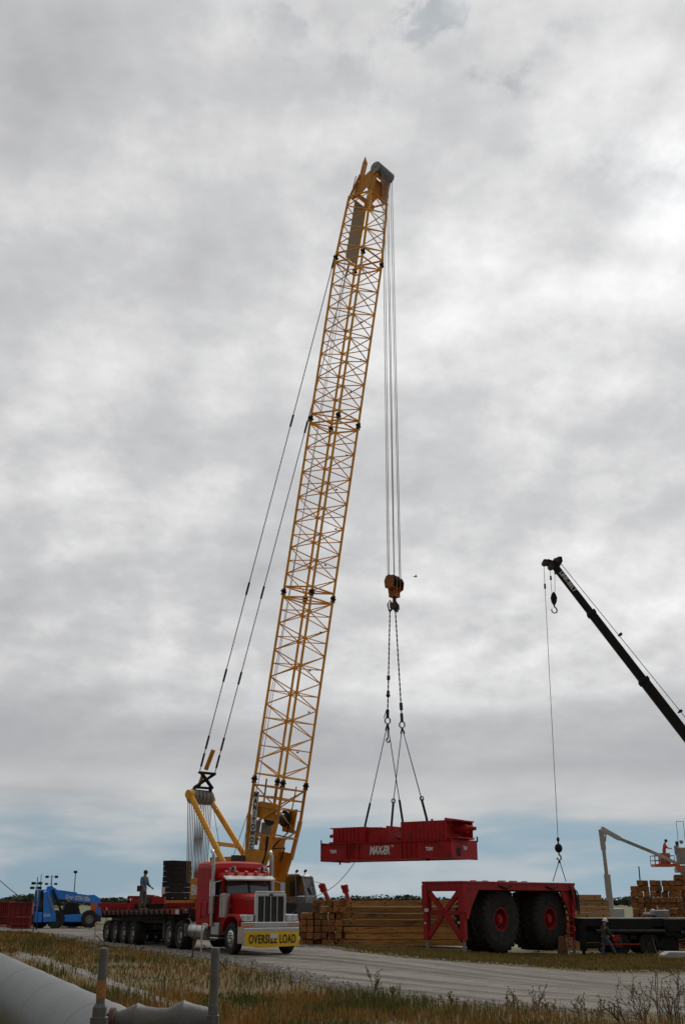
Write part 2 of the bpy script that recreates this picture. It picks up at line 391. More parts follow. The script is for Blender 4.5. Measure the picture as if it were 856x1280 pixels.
# ------------------------------------------------------------ ground
def ground_mat(name, kind):
    m = bpy.data.materials.new(name); m.use_nodes = True
    nt = m.node_tree; N = nt.nodes; L = nt.links; b = N['Principled BSDF']; b.inputs['Roughness'].default_value = .95; b.inputs['Specular IOR Level'].default_value = .2
    tc = N.new('ShaderNodeTexCoord')
    def nz(s, d=6, r=.6, st=None):
        n = N.new('ShaderNodeTexNoise'); n.inputs['Scale'].default_value = s; n.inputs['Detail'].default_value = d; n.inputs['Roughness'].default_value = r
        if st:
            mp = N.new('ShaderNodeMapping'); m0 = N.new('ShaderNodeMapping'); m0.inputs['Rotation'].default_value = (0, 0, st[3]); L.new(tc.outputs['Object'], m0.inputs[0]); mp.inputs['Scale'].default_value = st[:3]; L.new(m0.outputs[0], mp.inputs[0]); L.new(mp.outputs[0], n.inputs[0])
        else: L.new(tc.outputs['Object'], n.inputs[0])
        return n.outputs[0]
    def ramp(f, stops):
        r = N.new('ShaderNodeValToRGB'); e = r.color_ramp.elements
        e[0].position, e[0].color = stops[0][0], (*stops[0][1], 1); e[1].position, e[1].color = stops[-1][0], (*stops[-1][1], 1)
        for p, c in stops[1:-1]: x = e.new(p); x.color = (*c, 1)
        L.new(f, r.inputs[0]); return r.outputs[0]
    def mix(f, a, b_, bt='MIX'):
        n = N.new('ShaderNodeMix'); n.data_type = 'RGBA'; n.blend_type = bt
        for i, v in ((0, f), (6, a), (7, b_)):
            if hasattr(v, 'links'): L.new(v, n.inputs[i])
            else: n.inputs[i].default_value = v if not isinstance(v, tuple) else v
        return n.outputs[2]
    if kind == 'sand':
        c = ramp(nz(5, 8), [(.3, (.16, .145, .12)), (.7, (.34, .315, .27))]); h = nz(14, 8)
    elif kind == 'soil':
        c = ramp(nz(.35), [(.3, (.10, .085, .035)), (.5, (.17, .125, .05)), (.7, (.13, .13, .045))])
        c = mix(.5, c, ramp(nz(9, 8), [(.3, (.07, .05, .03)), (.7, (.26, .2, .11))]))
        h = nz(14, 8)
    else:
        c = ramp(nz(.22, 7, .6), [(.3, (.21, .183, .152)), (.5, (.285, .256, .218)), (.72, (.37, .335, .29))])
        f = ramp(nz(26, 6, .75), [(.36, (.075, .064, .052)), (.5, (.245, .222, .19)), (.64, (.50, .465, .41))])
        c = mix(.55, c, f)
        if kind == 'road':
            t = ramp(nz(1.0, 6, .6, (.06, 1.3, 1, R(52))), [(.40, (.45, .42, .39)), (.54, (1, 1, 1))])
            c = mix(.8, c, t, 'MULTIPLY')
            t = ramp(nz(1.3, 5, .65), [(.38, (.55, .52, .49)), (.50, (1, 1, 1))])
            c = mix(.55, c, t, 'MULTIPLY')
        h = nz(22, 6, .7)
    L.new(c, b.inputs['Base Color'])
    bp = N.new('ShaderNodeBump'); bp.inputs['Strength'].default_value = .7; bp.inputs['Distance'].default_value = .04; L.new(h, bp.inputs['Height']); L.new(bp.outputs[0], b.inputs['Normal'])
    M[name] = m
ground_mat('soil', 'soil'); ground_mat('sand', 'sand'); ground_mat('gravel', 'yard'); ground_mat('road_gravel', 'road')
def axis_vals(lims):
    r = []
    for a, b, st in lims:
        v = a
        while v < b - 1e-6: r.append(v); v += st
    r.append(lims[-1][1]); return r
xs = axis_vals([(-3000, -600, 400), (-600, -100, 50), (-100, -30, 5), (-30, 30, 1), (30, 100, 5), (100, 600, 50), (600, 3000, 400)])
ys = axis_vals([(-200, -20, 30), (-20, 0, 4), (0, 60, 1), (60, 110, 3), (110, 300, 20), (300, 1000, 70), (1000, 5000, 500)])
gm = MB(); nx = len(xs)
gm.add([(x, y, g(x, y)) for y in ys for x in xs], [(j * nx + i, j * nx + i + 1, (j + 1) * nx + i + 1, (j + 1) * nx + i) for j in range(len(ys) - 1) for i in range(nx - 1)], True)
tag(gm.build('ground', 'soil'), kind='structure')
LOW = [(-90, 1156), (-40, 1160), (0, 1165), (60, 1169), (115, 1178), (200, 1190), (290, 1202), (350, 1217), (428, 1237), (500, 1250), (600, 1259), (700, 1266), (856, 1274), (1000, 1277), (1200, 1279)]
UPP = [(-90, 1150), (-40, 1152), (0, 1156), (60, 1158), (115, 1162), (200, 1168), (290, 1174), (372, 1183), (440, 1190), (520, 1199), (585, 1204), (650, 1208), (856, 1216), (1000, 1219), (1200, 1221)]
def poly_ground(pl, n=160):
    P = [onground(*p) for p in pl]
    d = [0]
    for a, b in zip(P, P[1:]): d.append(d[-1] + (b.xy - a.xy).length)
    out = []
    for k in range(n + 1):
        t = d[-1] * k / n; i = 0
        while i < len(d) - 2 and d[i + 1] < t: i += 1
        out.append(P[i].lerp(P[i + 1], (t - d[i]) / (d[i + 1] - d[i])))
    return out
low_w = poly_ground(LOW, 260); upp_w = poly_ground(UPP, 260)
def resample_pair(A, B, n=14, lift=.035):
    vs = []
    for k, (a, b) in enumerate(zip(A, B)):
        w1 = noise.noise(V((a.x * .5, a.y * .5, 3))) * .35 + noise.noise(V((a.x * 2, a.y * 2, 5))) * .12
        w2 = noise.noise(V((b.x * .5, b.y * .5, 9))) * .35
        d = (b - a); d.z = 0; d.normalize()
        a2, b2 = a + d * w1, b + d * w2
        for i in range(n + 1):
            t = i / n; p = a2.lerp(b2, t)
            e = min(i, n - i)
            z = g(p.x, p.y) + (lift if e else -.05)
            rut = 0
            vs.append((p.x, p.y, z + rut))
    m = n + 1
    return vs, [(j * m + i, j * m + i + 1, (j + 1) * m + i + 1, (j + 1) * m + i) for j in range(len(A) - 1) for i in range(n)]
rb = MB(); rb.add(*resample_pair(low_w, upp_w), True)
tag(rb.build('gravel_road', 'road_gravel'), kind='structure')
# gravel yard behind
YN = [(-90, 1154), (0, 1162), (60, 1166), (200, 1180), (330, 1188), (372, 1184), (420, 1182), (480, 1184), (530, 1185), (600, 1185), (700, 1186), (856, 1188), (1000, 1190)]
yn = poly_ground(YN, 120)
yf = [V((a.x * 2.1 + 2, 104 + 3 * math.sin(i * .3), 0)) for i, a in enumerate(yn)]
yb = MB(); yb.add(*resample_pair(yn, yf, 24, .018), True)
tag(yb.build('gravel_yard', 'gravel'), kind='structure')

# ------------------------------------------------------------ grass
def in_between(p, A, B):
    pass
lowxy = sorted([(p.x, p.y) for p in low_w]); uppxy = sorted([(p.x, p.y) for p in upp_w])
LX = np.array([p[0] for p in lowxy]); LY = np.array([p[1] for p in lowxy]); UX = np.array([p[0] for p in uppxy]); UY = np.array([p[1] for p in uppxy])
ynxy = sorted([(p.x, p.y) for p in yn]); NX = np.array([p[0] for p in ynxy]); NY = np.array([p[1] for p in ynxy])
gmx = bpy.data.materials.new('grass_blades'); gmx.use_nodes = True
_n = gmx.node_tree.nodes; _a = _n.new('ShaderNodeVertexColor'); _a.layer_name = 'Col'
gmx.node_tree.links.new(_a.outputs[0], _n['Principled BSDF'].inputs['Base Color']); _n['Principled BSDF'].inputs['Roughness'].default_value = .8
_n['Principled BSDF'].inputs['Specular IOR Level'].default_value = .15
M['grass'] = gmx
rng = np.random.default_rng(3)
def pnoise(x, y, s, seed):
    return np.array([noise.noise(V((a * s + seed, b * s - seed, seed))) for a, b in zip(x, y)])
def blades(name, x, y, h0, wscale, cols, label_kind='stuff', lean=.35, hnoise=True, floor=None):
    n = len(x)
    cl1 = pnoise(x, y, .38, 2.2); cl2 = pnoise(x, y, 1.7, 7.1)
    z = np.array([g(a, b) for a, b in zip(x, y)])
    h = h0 * (1 + .8 * cl1 + .7 * cl2) * rng.uniform(.5, 1.35, n); h = np.clip(h, .05, None)
    dist = np.sqrt(x * x + y * y)
    w = wscale * rng.uniform(.6, 1.4, n) * np.clip(dist / 18, .7, 4)
    an = rng.uniform(0, 2 * np.pi, n); dx, dy = np.cos(an), np.sin(an)
    la = rng.uniform(0, 2 * np.pi, n); lm = rng.uniform(.05, lean, n) * h
    lx, ly = np.cos(la) * lm, np.sin(la) * lm
    Vv = np.zeros((n, 5, 3))
    Vv[:, 0] = np.stack([x - dx * w / 2, y - dy * w / 2, z - .02], 1); Vv[:, 1] = np.stack([x + dx * w / 2, y + dy * w / 2, z - .02], 1)
    Vv[:, 2] = np.stack([x + lx * .35 + dx * w * .4, y + ly * .35 + dy * w * .4, z + h * .58], 1)
    Vv[:, 3] = np.stack([x + lx * .35 - dx * w * .4, y + ly * .35 - dy * w * .4, z + h * .58], 1)
    Vv[:, 4] = np.stack([x + lx, y + ly, z + h], 1)
    me = bpy.data.meshes.new(name); me.vertices.add(n * 5); me.vertices.foreach_set('co', Vv.ravel())
    base = np.arange(n) * 5
    q = np.stack([base, base + 1, base + 2, base + 3], 1); t = np.stack([base + 3, base + 2, base + 4], 1)
    li = np.concatenate([q, t], 1).ravel()
    me.loops.add(n * 7); me.loops.foreach_set('vertex_index', li)
    ls = np.stack([np.arange(n) * 7, np.arange(n) * 7 + 4], 1).ravel(); lt = np.tile([4, 3], n)
    me.polygons.add(n * 2); me.polygons.foreach_set('loop_start', ls); me.polygons.foreach_set('loop_total', lt)
    me.update(); me.validate()
    ca = me.color_attributes.new('Col', 'FLOAT_COLOR', 'POINT')
    sel = cl1 * 1.9 + cl2 * .8 + rng.normal(0, .16, n)
    C = np.array(cols); idx = np.clip(((sel + .75) / 1.5 * len(C)).astype(int), 0, len(C) - 1)
    c = C[idx] * rng.uniform(.7, 1.3, (n, 1))
    cc = np.ones((n, 5, 4)); cc[:, :, :3] = c[:, None, :]
    ca.data.foreach_set('color', cc.ravel()); me.materials.append(M['grass'])
    o = bpy.data.objects.new(name, me); COL.objects.link(o); return o
DRY = [(.11, .13, .03), (.20, .18, .045), (.30, .19, .055), (.38, .20, .055), (.34, .165, .045), (.38, .24, .08), (.27, .135, .04), (.36, .24, .09), (.25, .18, .06), (.13, .13, .035)]
def scatter(n, x0, x1, y0, y1, test):
    x = rng.uniform(x0, x1, n); y = rng.uniform(y0, y1, n); k = test(x, y); return x[k], y[k]
def vis(x, y, m=60):
    px = 428 + F * x / (y * CT - 1.8 * ST); return (px > -m) & (px < 856 + m)
def near_field(x, y):
    edge = np.interp(x, LX, LY) + .5 * pnoise(x, y, .8, 4.) + .25 * pnoise(x, y, 3., 1.)
    e2 = edge - y - .25
    # thin out toward the road edge, sandy clearing near the pipe
    thin = rng.uniform(0, 1, len(x)) < np.clip(e2 / 3.5, 0.0, 1)
    px = 428 + F * x / (y * CT - 1.8 * ST); py = 640 - F * (-y * ST - 1.8 * CT) / (y * CT - 1.8 * ST)
    yy = np.interp(px, [20, 60, 110, 160, 205, 260], [1192, 1201, 1219, 1237, 1252, 1268]) + 4 * pnoise(x, y, .9, 3.)
    sand = (pnoise(x, y, .55, 11.) > .30) & (rng.uniform(0, 1, len(x)) < .85) | ((px < 262) & (py > yy - 1) & (py < yy + 12) & (rng.uniform(0, 1, len(x)) < .75 + .4 * pnoise(x, y, 1.3, 6.)))
    return (e2 > 0) & vis(x, y) & thin & ~sand
x, y = scatter(230000, -28, 14, 7.5, 24, near_field)
x2, y2 = scatter(170000, -40, 2, 24, 100, near_field)
x = np.concatenate([x, x2]); y = np.concatenate([y, y2])
tag(blades('dry_grass_field', x, y, .165, .013, DRY), 'tall dry brown and green grass on the near side of the gravel road', 'grass', kind='stuff')
def strip(x, y):
    a = np.interp(x, UX, UY); b = np.interp(x, NX, NY)
    return (y > a + .25 + .5 * pnoise(x, y, .7, 5.)) & (y < b + .3) & vis(x, y) & (x > -1.8) & (rng.uniform(0, 1, len(x)) < np.clip((y - a) / 1.5, .1, 1))
x, y = scatter(120000, -2, 22, 26, 60, strip)
tag(blades('grass_verge', x, y, .11, .014, [(.20, .16, .05), (.26, .19, .06), (.3, .22, .08), (.17, .16, .045), (.24, .16, .05)]), 'short dry grass verge between the road and the red wheeled frame', 'grass', kind='stuff')
def rshould(x, y):
    return vis(x, y)
# pale sandy track on the near side of the grass
sp_a = poly_ground([(20, 1197), (60, 1207), (110, 1224), (160, 1243), (205, 1258), (260, 1275)], 60); sp_b = poly_ground([(20, 1188), (60, 1196), (110, 1214), (160, 1232), (205, 1246), (260, 1262)], 60)
sb_ = MB(); sb_.add(*resample_pair(sp_a, sp_b, 6, .03), True); tag(sb_.build('sand_path', 'sand'), kind='structure')
# loose stones along the road shoulders
M['stone'] = mat('stone', (.27, .25, .22), .9, var=.35, scale=3)
st = MB()
for k in range(9000):
    i = random.randrange(len(low_w)) ; a = low_w[i]; b = upp_w[i]
    d = (b - a); d.z = 0; wd_ = d.length; d.normalize()
    if random.random() < .75: p = a + d * random.gauss(-.05, .45)
    else: p = b + d * random.gauss(.1, .3)
    p += V((random.uniform(-.4, .4), random.uniform(-.4, .4), 0))
    if abs(p.x) > p.y * .36 + 1: continue
    r = random.uniform(.012, .038) * (1 + p.y / 50)
    p.z = g(p.x, p.y) + .035 + r * .2
    q = [V((random.uniform(-1, 1), random.uniform(-1, 1), random.uniform(-.2, 1))).normalized() for _ in range(0)]
    vs = [p + V((r * random.uniform(.7, 1.2), 0, 0)), p + V((0, r * random.uniform(.7, 1.2), 0)), p + V((-r * random.uniform(.7, 1.2), 0, 0)), p + V((0, -r * random.uniform(.7, 1.2), 0)), p + V((0, 0, r * random.uniform(.5, .9))), p - V((0, 0, r * .5))]
    st.add(vs, [(0, 1, 4), (1, 2, 4), (2, 3, 4), (3, 0, 4), (1, 0, 5), (2, 1, 5), (3, 2, 5), (0, 3, 5)])
tag(st.build('loose_gravel', 'stone'), 'loose pale stones scattered along the road shoulders', 'gravel', kind='stuff')
# far tree line
def leafcloud(mb, c, rx, ry, rz, n, s):
    for _ in range(n):
        while True:
            q = V((random.uniform(-1, 1), random.uniform(-1, 1), random.uniform(-1, 1)))
            if q.length < 1: break
        p = c + V((q.x * rx, q.y * ry, q.z * rz)); a = V((random.gauss(0, 1), random.gauss(0, 1), random.gauss(0, 1))).normalized(); x, y_, _a = frame(a)
        k = s * random.uniform(.5, 1.3)
        mb.add([p - x * k, p - y_ * k * .6, p + x * k, p + y_ * k * .6], [(0, 1, 2, 3)])
M['leaf_far'] = mat('leaf_far', (.045, .062, .03), .9, var=.4, scale=.05)
M['field_green'] = mat('field_green', (.13, .135, .045), .95, var=.25, scale=.05)
tl = MB(); x = -330.
while x < 330:
    D = 640 + random.uniform(-30, 30); h = random.uniform(3.4, 6.4) * (1 + .35 * noise.noise(V((x * .02, 0, 0))))
    w_ = random.uniform(5, 13)
    leafcloud(tl, V((x, D, g(x, D) + h * .5)), w_, w_, h * .42 * random.uniform(.8, 1.2), 190, .8)
    x += random.uniform(2, 3.5)
tag(tl.build('tree_line', 'leaf_far'), 'low dark green tree line along the horizon', 'trees', kind='stuff')
fb = MB()
fb.add([(x, y, g(x, y) + .06) for y in (125, 220, 400, 610) for x in range(-600, 601, 60)], [(j * 21 + i, j * 21 + i + 1, (j + 1) * 21 + i + 1, (j + 1) * 21 + i) for j in range(3) for i in range(20)])
tag(fb.build('far_field', 'field_green'), kind='structure')
# ------------------------------------------------------------ main lattice boom crane
AL = R(37.5); EB = R(79.8)
A3 = V((math.cos(AL), -math.sin(AL), 0)); W3 = V((math.sin(AL), math.cos(AL), 0))
J0w = V((-3.97, 71.25, 8.97))
CR = V((J0w.x, J0w.y, 0)) - A3 * 2.7; CR.z = g(CR.x, CR.y)
crane = thing('crawler_crane', 'tall yellow lattice boom crane holding up the red beam, behind the red semi truck', 'crane', CR, -AL)
def c2w(p): p = V(p); return CR + A3 * p.x + W3 * p.y + V((0, 0, p.z))
def w2c(p): d = V(p) - CR; return V((d.dot(A3), d.dot(W3), d.z))
def cpt(px, py, Yl=0.): return w2c(onplane(px, py, CR + W3 * Yl, W3))
J0 = w2c(J0w); bX = V((math.cos(EB), 0, math.sin(EB))); bN = V((-math.sin(EB), 0, math.cos(EB))); bW = V((0, 1, 0))
def B(s, w=0, n=0): return J0 + bX * s + bW * w * .96 + bN * n * 1.04
HW = 1.17
def lace(mb, s0, s1, k, hw0=HW, hw1=HW, hn0=HW, hn1=HW, r=.04, horiz=True, flip=0):
    def P(s, i):
        t = (s - s0) / (s1 - s0); hw = hw0 + (hw1 - hw0) * t; hn = hn0 + (hn1 - hn0) * t
        sw, sn = ((-1, 1), (1, 1), (1, -1), (-1, -1))[i % 4]
        return B(s, sw * hw, sn * hn)
    for f in range(4):
        for j in range(k):
            a, b = s0 + (s1 - s0) * j / k, s0 + (s1 - s0) * (j + 1) / k
            if (j + f + flip) % 2: mb.tube(P(a, f), P(b, f + 1), r, n=5, cap=False)
            else: mb.tube(P(a, f + 1), P(b, f), r, n=6, cap=False)
            if horiz and j and j % 2 == 0: mb.tube(P(a, f), P(a, f + 1), r * .85, n=6, cap=False)
SEC = 12.19
for q in range(3):
    s0 = q * SEC; s1 = s0 + SEC
    mb = MB()
    for sw, sn in ((-1, 1), (1, 1), (1, -1), (-1, -1)):
        mb.tube(B(s0 + .12, sw * HW, sn * HW), B(s1 - .12, sw * HW, sn * HW), .085, n=10)
    for s in (s0 + .35, s1 - .35):
        for f in range(4):
            a = ((-1, 1), (1, 1), (1, -1), (-1, -1))[f]; b = ((-1, 1), (1, 1), (1, -1), (-1, -1))[(f + 1) % 4]
            mb.tube(B(s, a[0] * HW, a[1] * HW), B(s, b[0] * HW, b[1] * HW), .06, n=6)
        mb.tube(B(s, -HW, HW), B(s, HW, -HW), .045, n=6)
    sec = mb.build('boom_section', 'boom_yellow', crane)
    lm = MB(); lace(lm, s0 + .35, s1 - .35, 13, r=.04)
    lm.build('lacing', 'boom_yellow', sec)
    for sw, sn in ((-1, 1), (1, 1), (1, -1), (-1, -1)):
        cm = MB(); c = B(s0, sw * HW, sn * HW)
        cm.bar(c - bX * .2, c + bX * .2, .13, .26, bN); cm.tube(c - bW * .24, c + bW * .24, .07, n=8)
        cm.tube(c - bX * .22 - bW * .2, c - bX * .22 + bW * .2, .05, n=8); cm.build('connector', 'black_steel', sec)
    # light walkway and electric cable inside each section
    wk = MB()
    for k in range(4): wk = MB(); wk.box(B(s0 + 2 + k * 2.6, .35 if k % 2 else -.2, -HW - .02), (.08, .14, .08)); wk.build('rope_roller', 'dark_steel', sec)
# base section with butt plates
SB = -7.3
bs = MB()
for sw in (-1, 1):
    for sn in (-1, 1):
        bs.tube(B(-.12, sw * HW, sn * HW), B(-2.2, sw * HW, sn * HW * .98), .10, n=10)
        bs.bar(B(-2.2, sw * HW, sn * HW * .98), B(-4.6, sw * HW, sn * HW * .72), .16, .26, bW)
    # tapered side plate down to the foot pin
    poly = [(-4.2, -.95), (-4.2, .95), (-5.1, .72), (-6.2, .52), (-7.3, .33), (-7.62, .18), (-7.62, -.18), (-7.3, -.33), (-6.2, -.52), (-5.1, -.75)]
    bs.prism(poly, .32, B(0, sw * (HW - .02)), bX, bN)
    bs.tube(B(SB, sw * (HW - .35)), B(SB, sw * (HW + .35)), .17, n=14)
# arched cross plate joining the two legs (front and back)
for sn, off in ((-1, -.1),):
    arch = [(-3.35, -HW), (-3.35, HW), (-4.9, HW), (-5.9, HW - .05), (-5.6, HW - .42), (-4.95, HW - .62), (-4.55, .45), (-4.45, 0), (-4.55, -.45), (-4.95, -HW + .62), (-5.6, -HW + .42), (-5.9, -HW + .05), (-4.9, -HW)]
    bs.prism(arch, .1, B(0, 0, off * 1.0), bX, bW)
base = bs.build('boom_base', 'crane_orange', crane, .015)
lm = MB(); lace(lm, -4.2, -.3, 3, HW, HW, .75, HW, .045)
for s in (-.35, -1.0, -3.3):
    for sn in (-1, 1): lm.tube(B(s, -HW, sn * HW * .97), B(s, HW, sn * HW * .97), .06, n=6)
    for sw in (-1, 1): lm.tube(B(s, sw * HW, -HW * .97), B(s, sw * HW, HW * .97), .05, n=6)
lm.build('lacing', 'crane_orange', base)
pl = MB()
pl.prism([(-1.35, -HW), (-1.5, HW), (-2.35, HW), (-2.25, -HW)], .05, B(0, 0, HW * .55), bX, bW)
pl.prism([(-1.3, -.9), (-1.3, .5), (-2.3, .95), (-2.35, -.9)], .06, B(0, -HW + .1, 0), bX, bN)
pl.prism([(-1.5, -.9), (-1.7, .3), (-3.0, .1), (-3.0, -.85)], .06, B(0, HW - .1, 0), bX, bN)
pl.build('gusset_plate', 'crane_orange', base)
dr = MB(); dr.tube(B(-2.2, -.75, -.2), B(-2.2, .75, -.2), .34, n=18); dr.tube(B(-2.2, -.78, -.2), B(-2.2, -.7, -.2), .5, n=18); dr.tube(B(-2.2, .7, -.2), B(-2.2, .78, -.2), .5, n=18)
dr.build('winch_drum', 'dark_steel', base)
wp = MB()
wp.box((0, 0, 0), (1, 1, 1)) if False else None
wp.prism([(-2.6, -.2), (-2.6, .75), (-4.4, .72), (-4.4, -.1)], .05, B(0, -.1, HW * .62), bX, bW)
wp.prism([(-2.5, -.9), (-2.5, -.45), (-4.0, -.45), (-4.0, -.9)], .05, B(0, 0, HW * .60), bX, bW)
wp.build('cover_panel', 'grey_steel', base)
hs = MB(); hs.path([B(-1.9, .4, -.9), B(-3.0, .2, -1.0), B(-3.6, -.6, -.95), B(-4.0, -.8, -.8), B(-3.9, .3, -.9), B(-4.7, .1, -.9)], .05)
hs.path([B(-3.3, -1.2, -.6), B(-4.4, -1.28, -.75), B(-5.4, -1.33, -.55), B(-7.0, -1.33, -.3)], .08)
hs.path([B(-.1, .3, -1.1), B(-1.0, .25, -1.1), B(-1.9, .4, -.9)], .035)
hs.tube(B(.1, -.3, .9), B(-1.6, -.32, .8), .05)
hs.build('hydraulic_hose', 'black_steel', base)
# vertical lettering strip on the near side of the base
s_a, s_b = -.75, -4.25
nA, nB = .70, .42
o1 = B(s_a, -HW - .13, nA); o2 = B(s_b, -HW - .13, nB)
dd = (o2 - o1).normalized(); side = bW.cross(dd).normalized()
if side.x < 0: side = -side
sg = MB(); sg.bar(o1, o2, .06, .42, V((1, 0, 0)))
sg = MB(); 
sg.add([o1 - side * .21, o1 + side * .21, o2 + side * .21, o2 - side * .21, o1 - side * .21 - bW * .05, o1 + side * .21 - bW * .05, o2 + side * .21 - bW * .05, o2 - side * .21 - bW * .05],
       [(0, 1, 2, 3), (7, 6, 5, 4), (0, 4, 5, 1), (1, 5, 6, 2), (2, 6, 7, 3), (3, 7, 4, 0)])
sgo = sg.build('sign_panel', 'white_paint', base)
Lw = (o2 - o1).length; word = 'MANITOWOC'
for i, ch in enumerate(word):
    p = o1 + dd * (Lw * (i + .86) / len(word)) - bW * .056
    text_mesh(ch, .42, 'letter', 'letter_black', sgo, p, side, -dd, bold=.05, sx=.95, align='CENTER', ext=.004)
# top section and head
s3 = 3 * SEC; ST_ = s3 + 4.9
tp = MB()
hwT = 1.02; hnT = .95
for sw, sn in ((-1, 1), (1, 1), (1, -1), (-1, -1)):
    tp.tube(B(s3 + .12, sw * HW, sn * HW), B(ST_, sw * hwT, sn * hnT), .095, n=10)
top = tp.build('boom_top', 'boom_yellow', crane)
lm = MB(); lace(lm, s3 + .35, ST_, 6, HW, hwT, HW, hnT, r=.04); 
for f in range(4):
    a = ((-1, 1), (1, 1), (1, -1), (-1, -1))[f]; b = ((-1, 1), (1, 1), (1, -1), (-1, -1))[(f + 1) % 4]
    for s, k1, k2 in ((s3 + .35, HW, HW), (ST_, hwT, hnT)): lm.tube(B(s, a[0] * k1, a[1] * k2), B(s, b[0] * k1, b[1] * k2), .07, n=6)
lm.build('lacing', 'boom_yellow', top)
for sw, sn in ((-1, 1), (1, 1), (1, -1), (-1, -1)):
    cm = MB(); c = B(s3, sw * HW, sn * HW); cm.bar(c - bX * .2, c + bX * .2, .13, .26, bN); cm.tube(c - bW * .24, c + bW * .24, .07, n=8); cm.build('connector', 'black_steel', top)
bp = MB(); bp.prism([(s3 + .2, -.55), (s3 + .2, .55), (ST_ - .1, .55), (ST_ - .1, -.55)], .05, B(0, 0, HW * .62) * 1.0, bX, bW)
M['mesh_grey'] = mat('mesh_grey', (.34, .33, .30), .8, var=.2, scale=12, stretch=(12, 1, 1))
bp.build('rope_guard', 'mesh_grey', top)
hd = MB()
for sw in (-1, 1):
    w0 = sw * (hwT - .06)
    hd.prism([(ST_ - .1, .95), (ST_ - .1, .5), (ST_ + .6, -.3), (ST_ - .1, -.75), (ST_ - .1, -.97), (ST_ + .7, -1.05), (ST_ + 1.5, -1.15), (ST_ + 2.0, -1.0), (ST_ + 2.1, -.75), (ST_ + 1.6, .0), (ST_ + 1.1, .6)], .09, B(0, w0 * .78), bX, bN)
    hd.bar(B(ST_, w0, .92), B(ST_ + 1.75, w0 * .8, .45), .12, .16, bW)
    hd.bar(B(ST_, w0, -.92), B(ST_ + 1.5, w0 * .8, -1.05), .12, .16, bW)
hd.prism([(ST_ + .2, -hwT * .8), (ST_ + .2, hwT * .8), (ST_ + 1.5, hwT * .72), (ST_ + 1.5, -hwT * .72)], .08, B(0, 0, -.55), bX, bW)
hd.prism([(ST_ - .25, -hwT), (ST_ - .25, hwT), (ST_ + .12, hwT), (ST_ + .12, -hwT)], .08, B(0, 0, .2), bX, bW)
hd.tube(B(ST_ + 1.5, -.95, -.9), B(ST_ + 1.5, .95, -.9), .12, n=12)
# pendant horn
hd.bar(B(ST_ + 1.3, -.6, .45), B(ST_ + 2.9, -.45, .42), .2, .34, bW)
hd.add([B(ST_ + 2.85, -.55, .6), B(ST_ + 2.85, -.55, .26), B(ST_ + 2.85, -.35, .26), B(ST_ + 2.85, -.35, .6), B(ST_ + 3.5, -.45, .5)], [(0, 1, 4), (1, 2, 4), (2, 3, 4), (3, 0, 4), (0, 3, 2, 1)])
hd.build('boom_head', 'crane_orange', top, .01)
sh = B(ST_ + 1.95, 0, -.95)
for q in range(6):
    if q in (2,): pass
    sm = MB(); yy = -.78 + q * .31
    sm.lathe([(.06, -.12), (.42, -.12), (.44, -.09), (.36, -.03), (.36, .03), (.44, .09), (.42, .12), (.06, .12)], sh + bW * yy, bW, 20)
    sm.build('sheave', 'grey_steel', top)
# mast (gantry)
mh = [cpt(238, 993, -1.15), cpt(263, 1000, 1.15)]
mf = [V((1.0, -1.45, 2.1)), V((1.0, 1.45, 2.1))]
p1 = cpt(297, 1088, -1.35)
mst = MB()
for i in (0, 1):
    mst.tube(mh[i], mf[i], .19, n=12)
    mst.tube(mh[i] - V((0, .2, 0)), mh[i] + V((0, .2, 0)), .30, n=14)
mm = [mh[i].lerp(mf[i], .48) for i in (0, 1)]
mst.bar(mm[0], mm[1], .3, .22)
mst.tube(mh[0], mh[1], .14, n=10)
mast = mst.build('mast', 'boom_yellow', crane)
hc = (mh[0] + mh[1]) / 2; Y3 = V((0, 1, 0))
ms = MB()
for q in range(5): ms.lathe([(.1, -.14), (.47, -.14), (.49, -.1), (.43, -.02), (.43, .02), (.49, .1), (.47, .14), (.1, .14)], hc + Y3 * (-.72 + q * .36), Y3, 18)
ms.build('sheave', 'grey_steel', mast)
ms = MB()
for q, sw in enumerate((-1, 1)):
    f1 = mm[0].lerp(mm[1], .5) + V((.1, sw * .9, -.1)); ms.tube(f1 * 0 + V((0, 0, 0)) + B(-5.2, sw * .9, .55), V((-1.6, sw * .9, 3.1)), .06 if sw < 0 else .06, n=8)
ms.build('backstop', 'rust_brown', crane)
# equalizer links above the mast head
dirp = (B(ST_ + 1.0, 0, .6) - hc).normalized()
eqm = MB()
lo = hc + V((0, 0, .2))
pa = [cpt(243.5, 984, -.6), cpt(263.5, 985.5, .7)]; pb = [cpt(249.5, 965.5, -.6), cpt(268.5, 967.5, .7)]
def barq(a, b, w, h): eqm.bar(a, b, w, h, V((1, 0, 0)))
barq(pa[0], pa[1], .14, .3); barq(pb[0], pb[1], .14, .3)
barq(pa[0], pb[1], .13, .22); barq(pa[1] + V((.14, 0, 0)), pb[0] + V((.14, 0, 0)), .13, .22)
barq(pa[0], mh[0] + V((0, .25, .1)), .14, .2); barq(pa[1], mh[1] - V((0, .15, -.1)), .14, .2)
eqm.build('equalizer', 'black_steel', mast)
st_ = MB(); st_.tube(cpt(257.5, 962, 0), cpt(267, 937, 0), .15, n=10); st_.tube(cpt(248, 985, 0), cpt(254, 968, 0), .12, n=8)
st_.build('strut', 'crane_orange', mast)
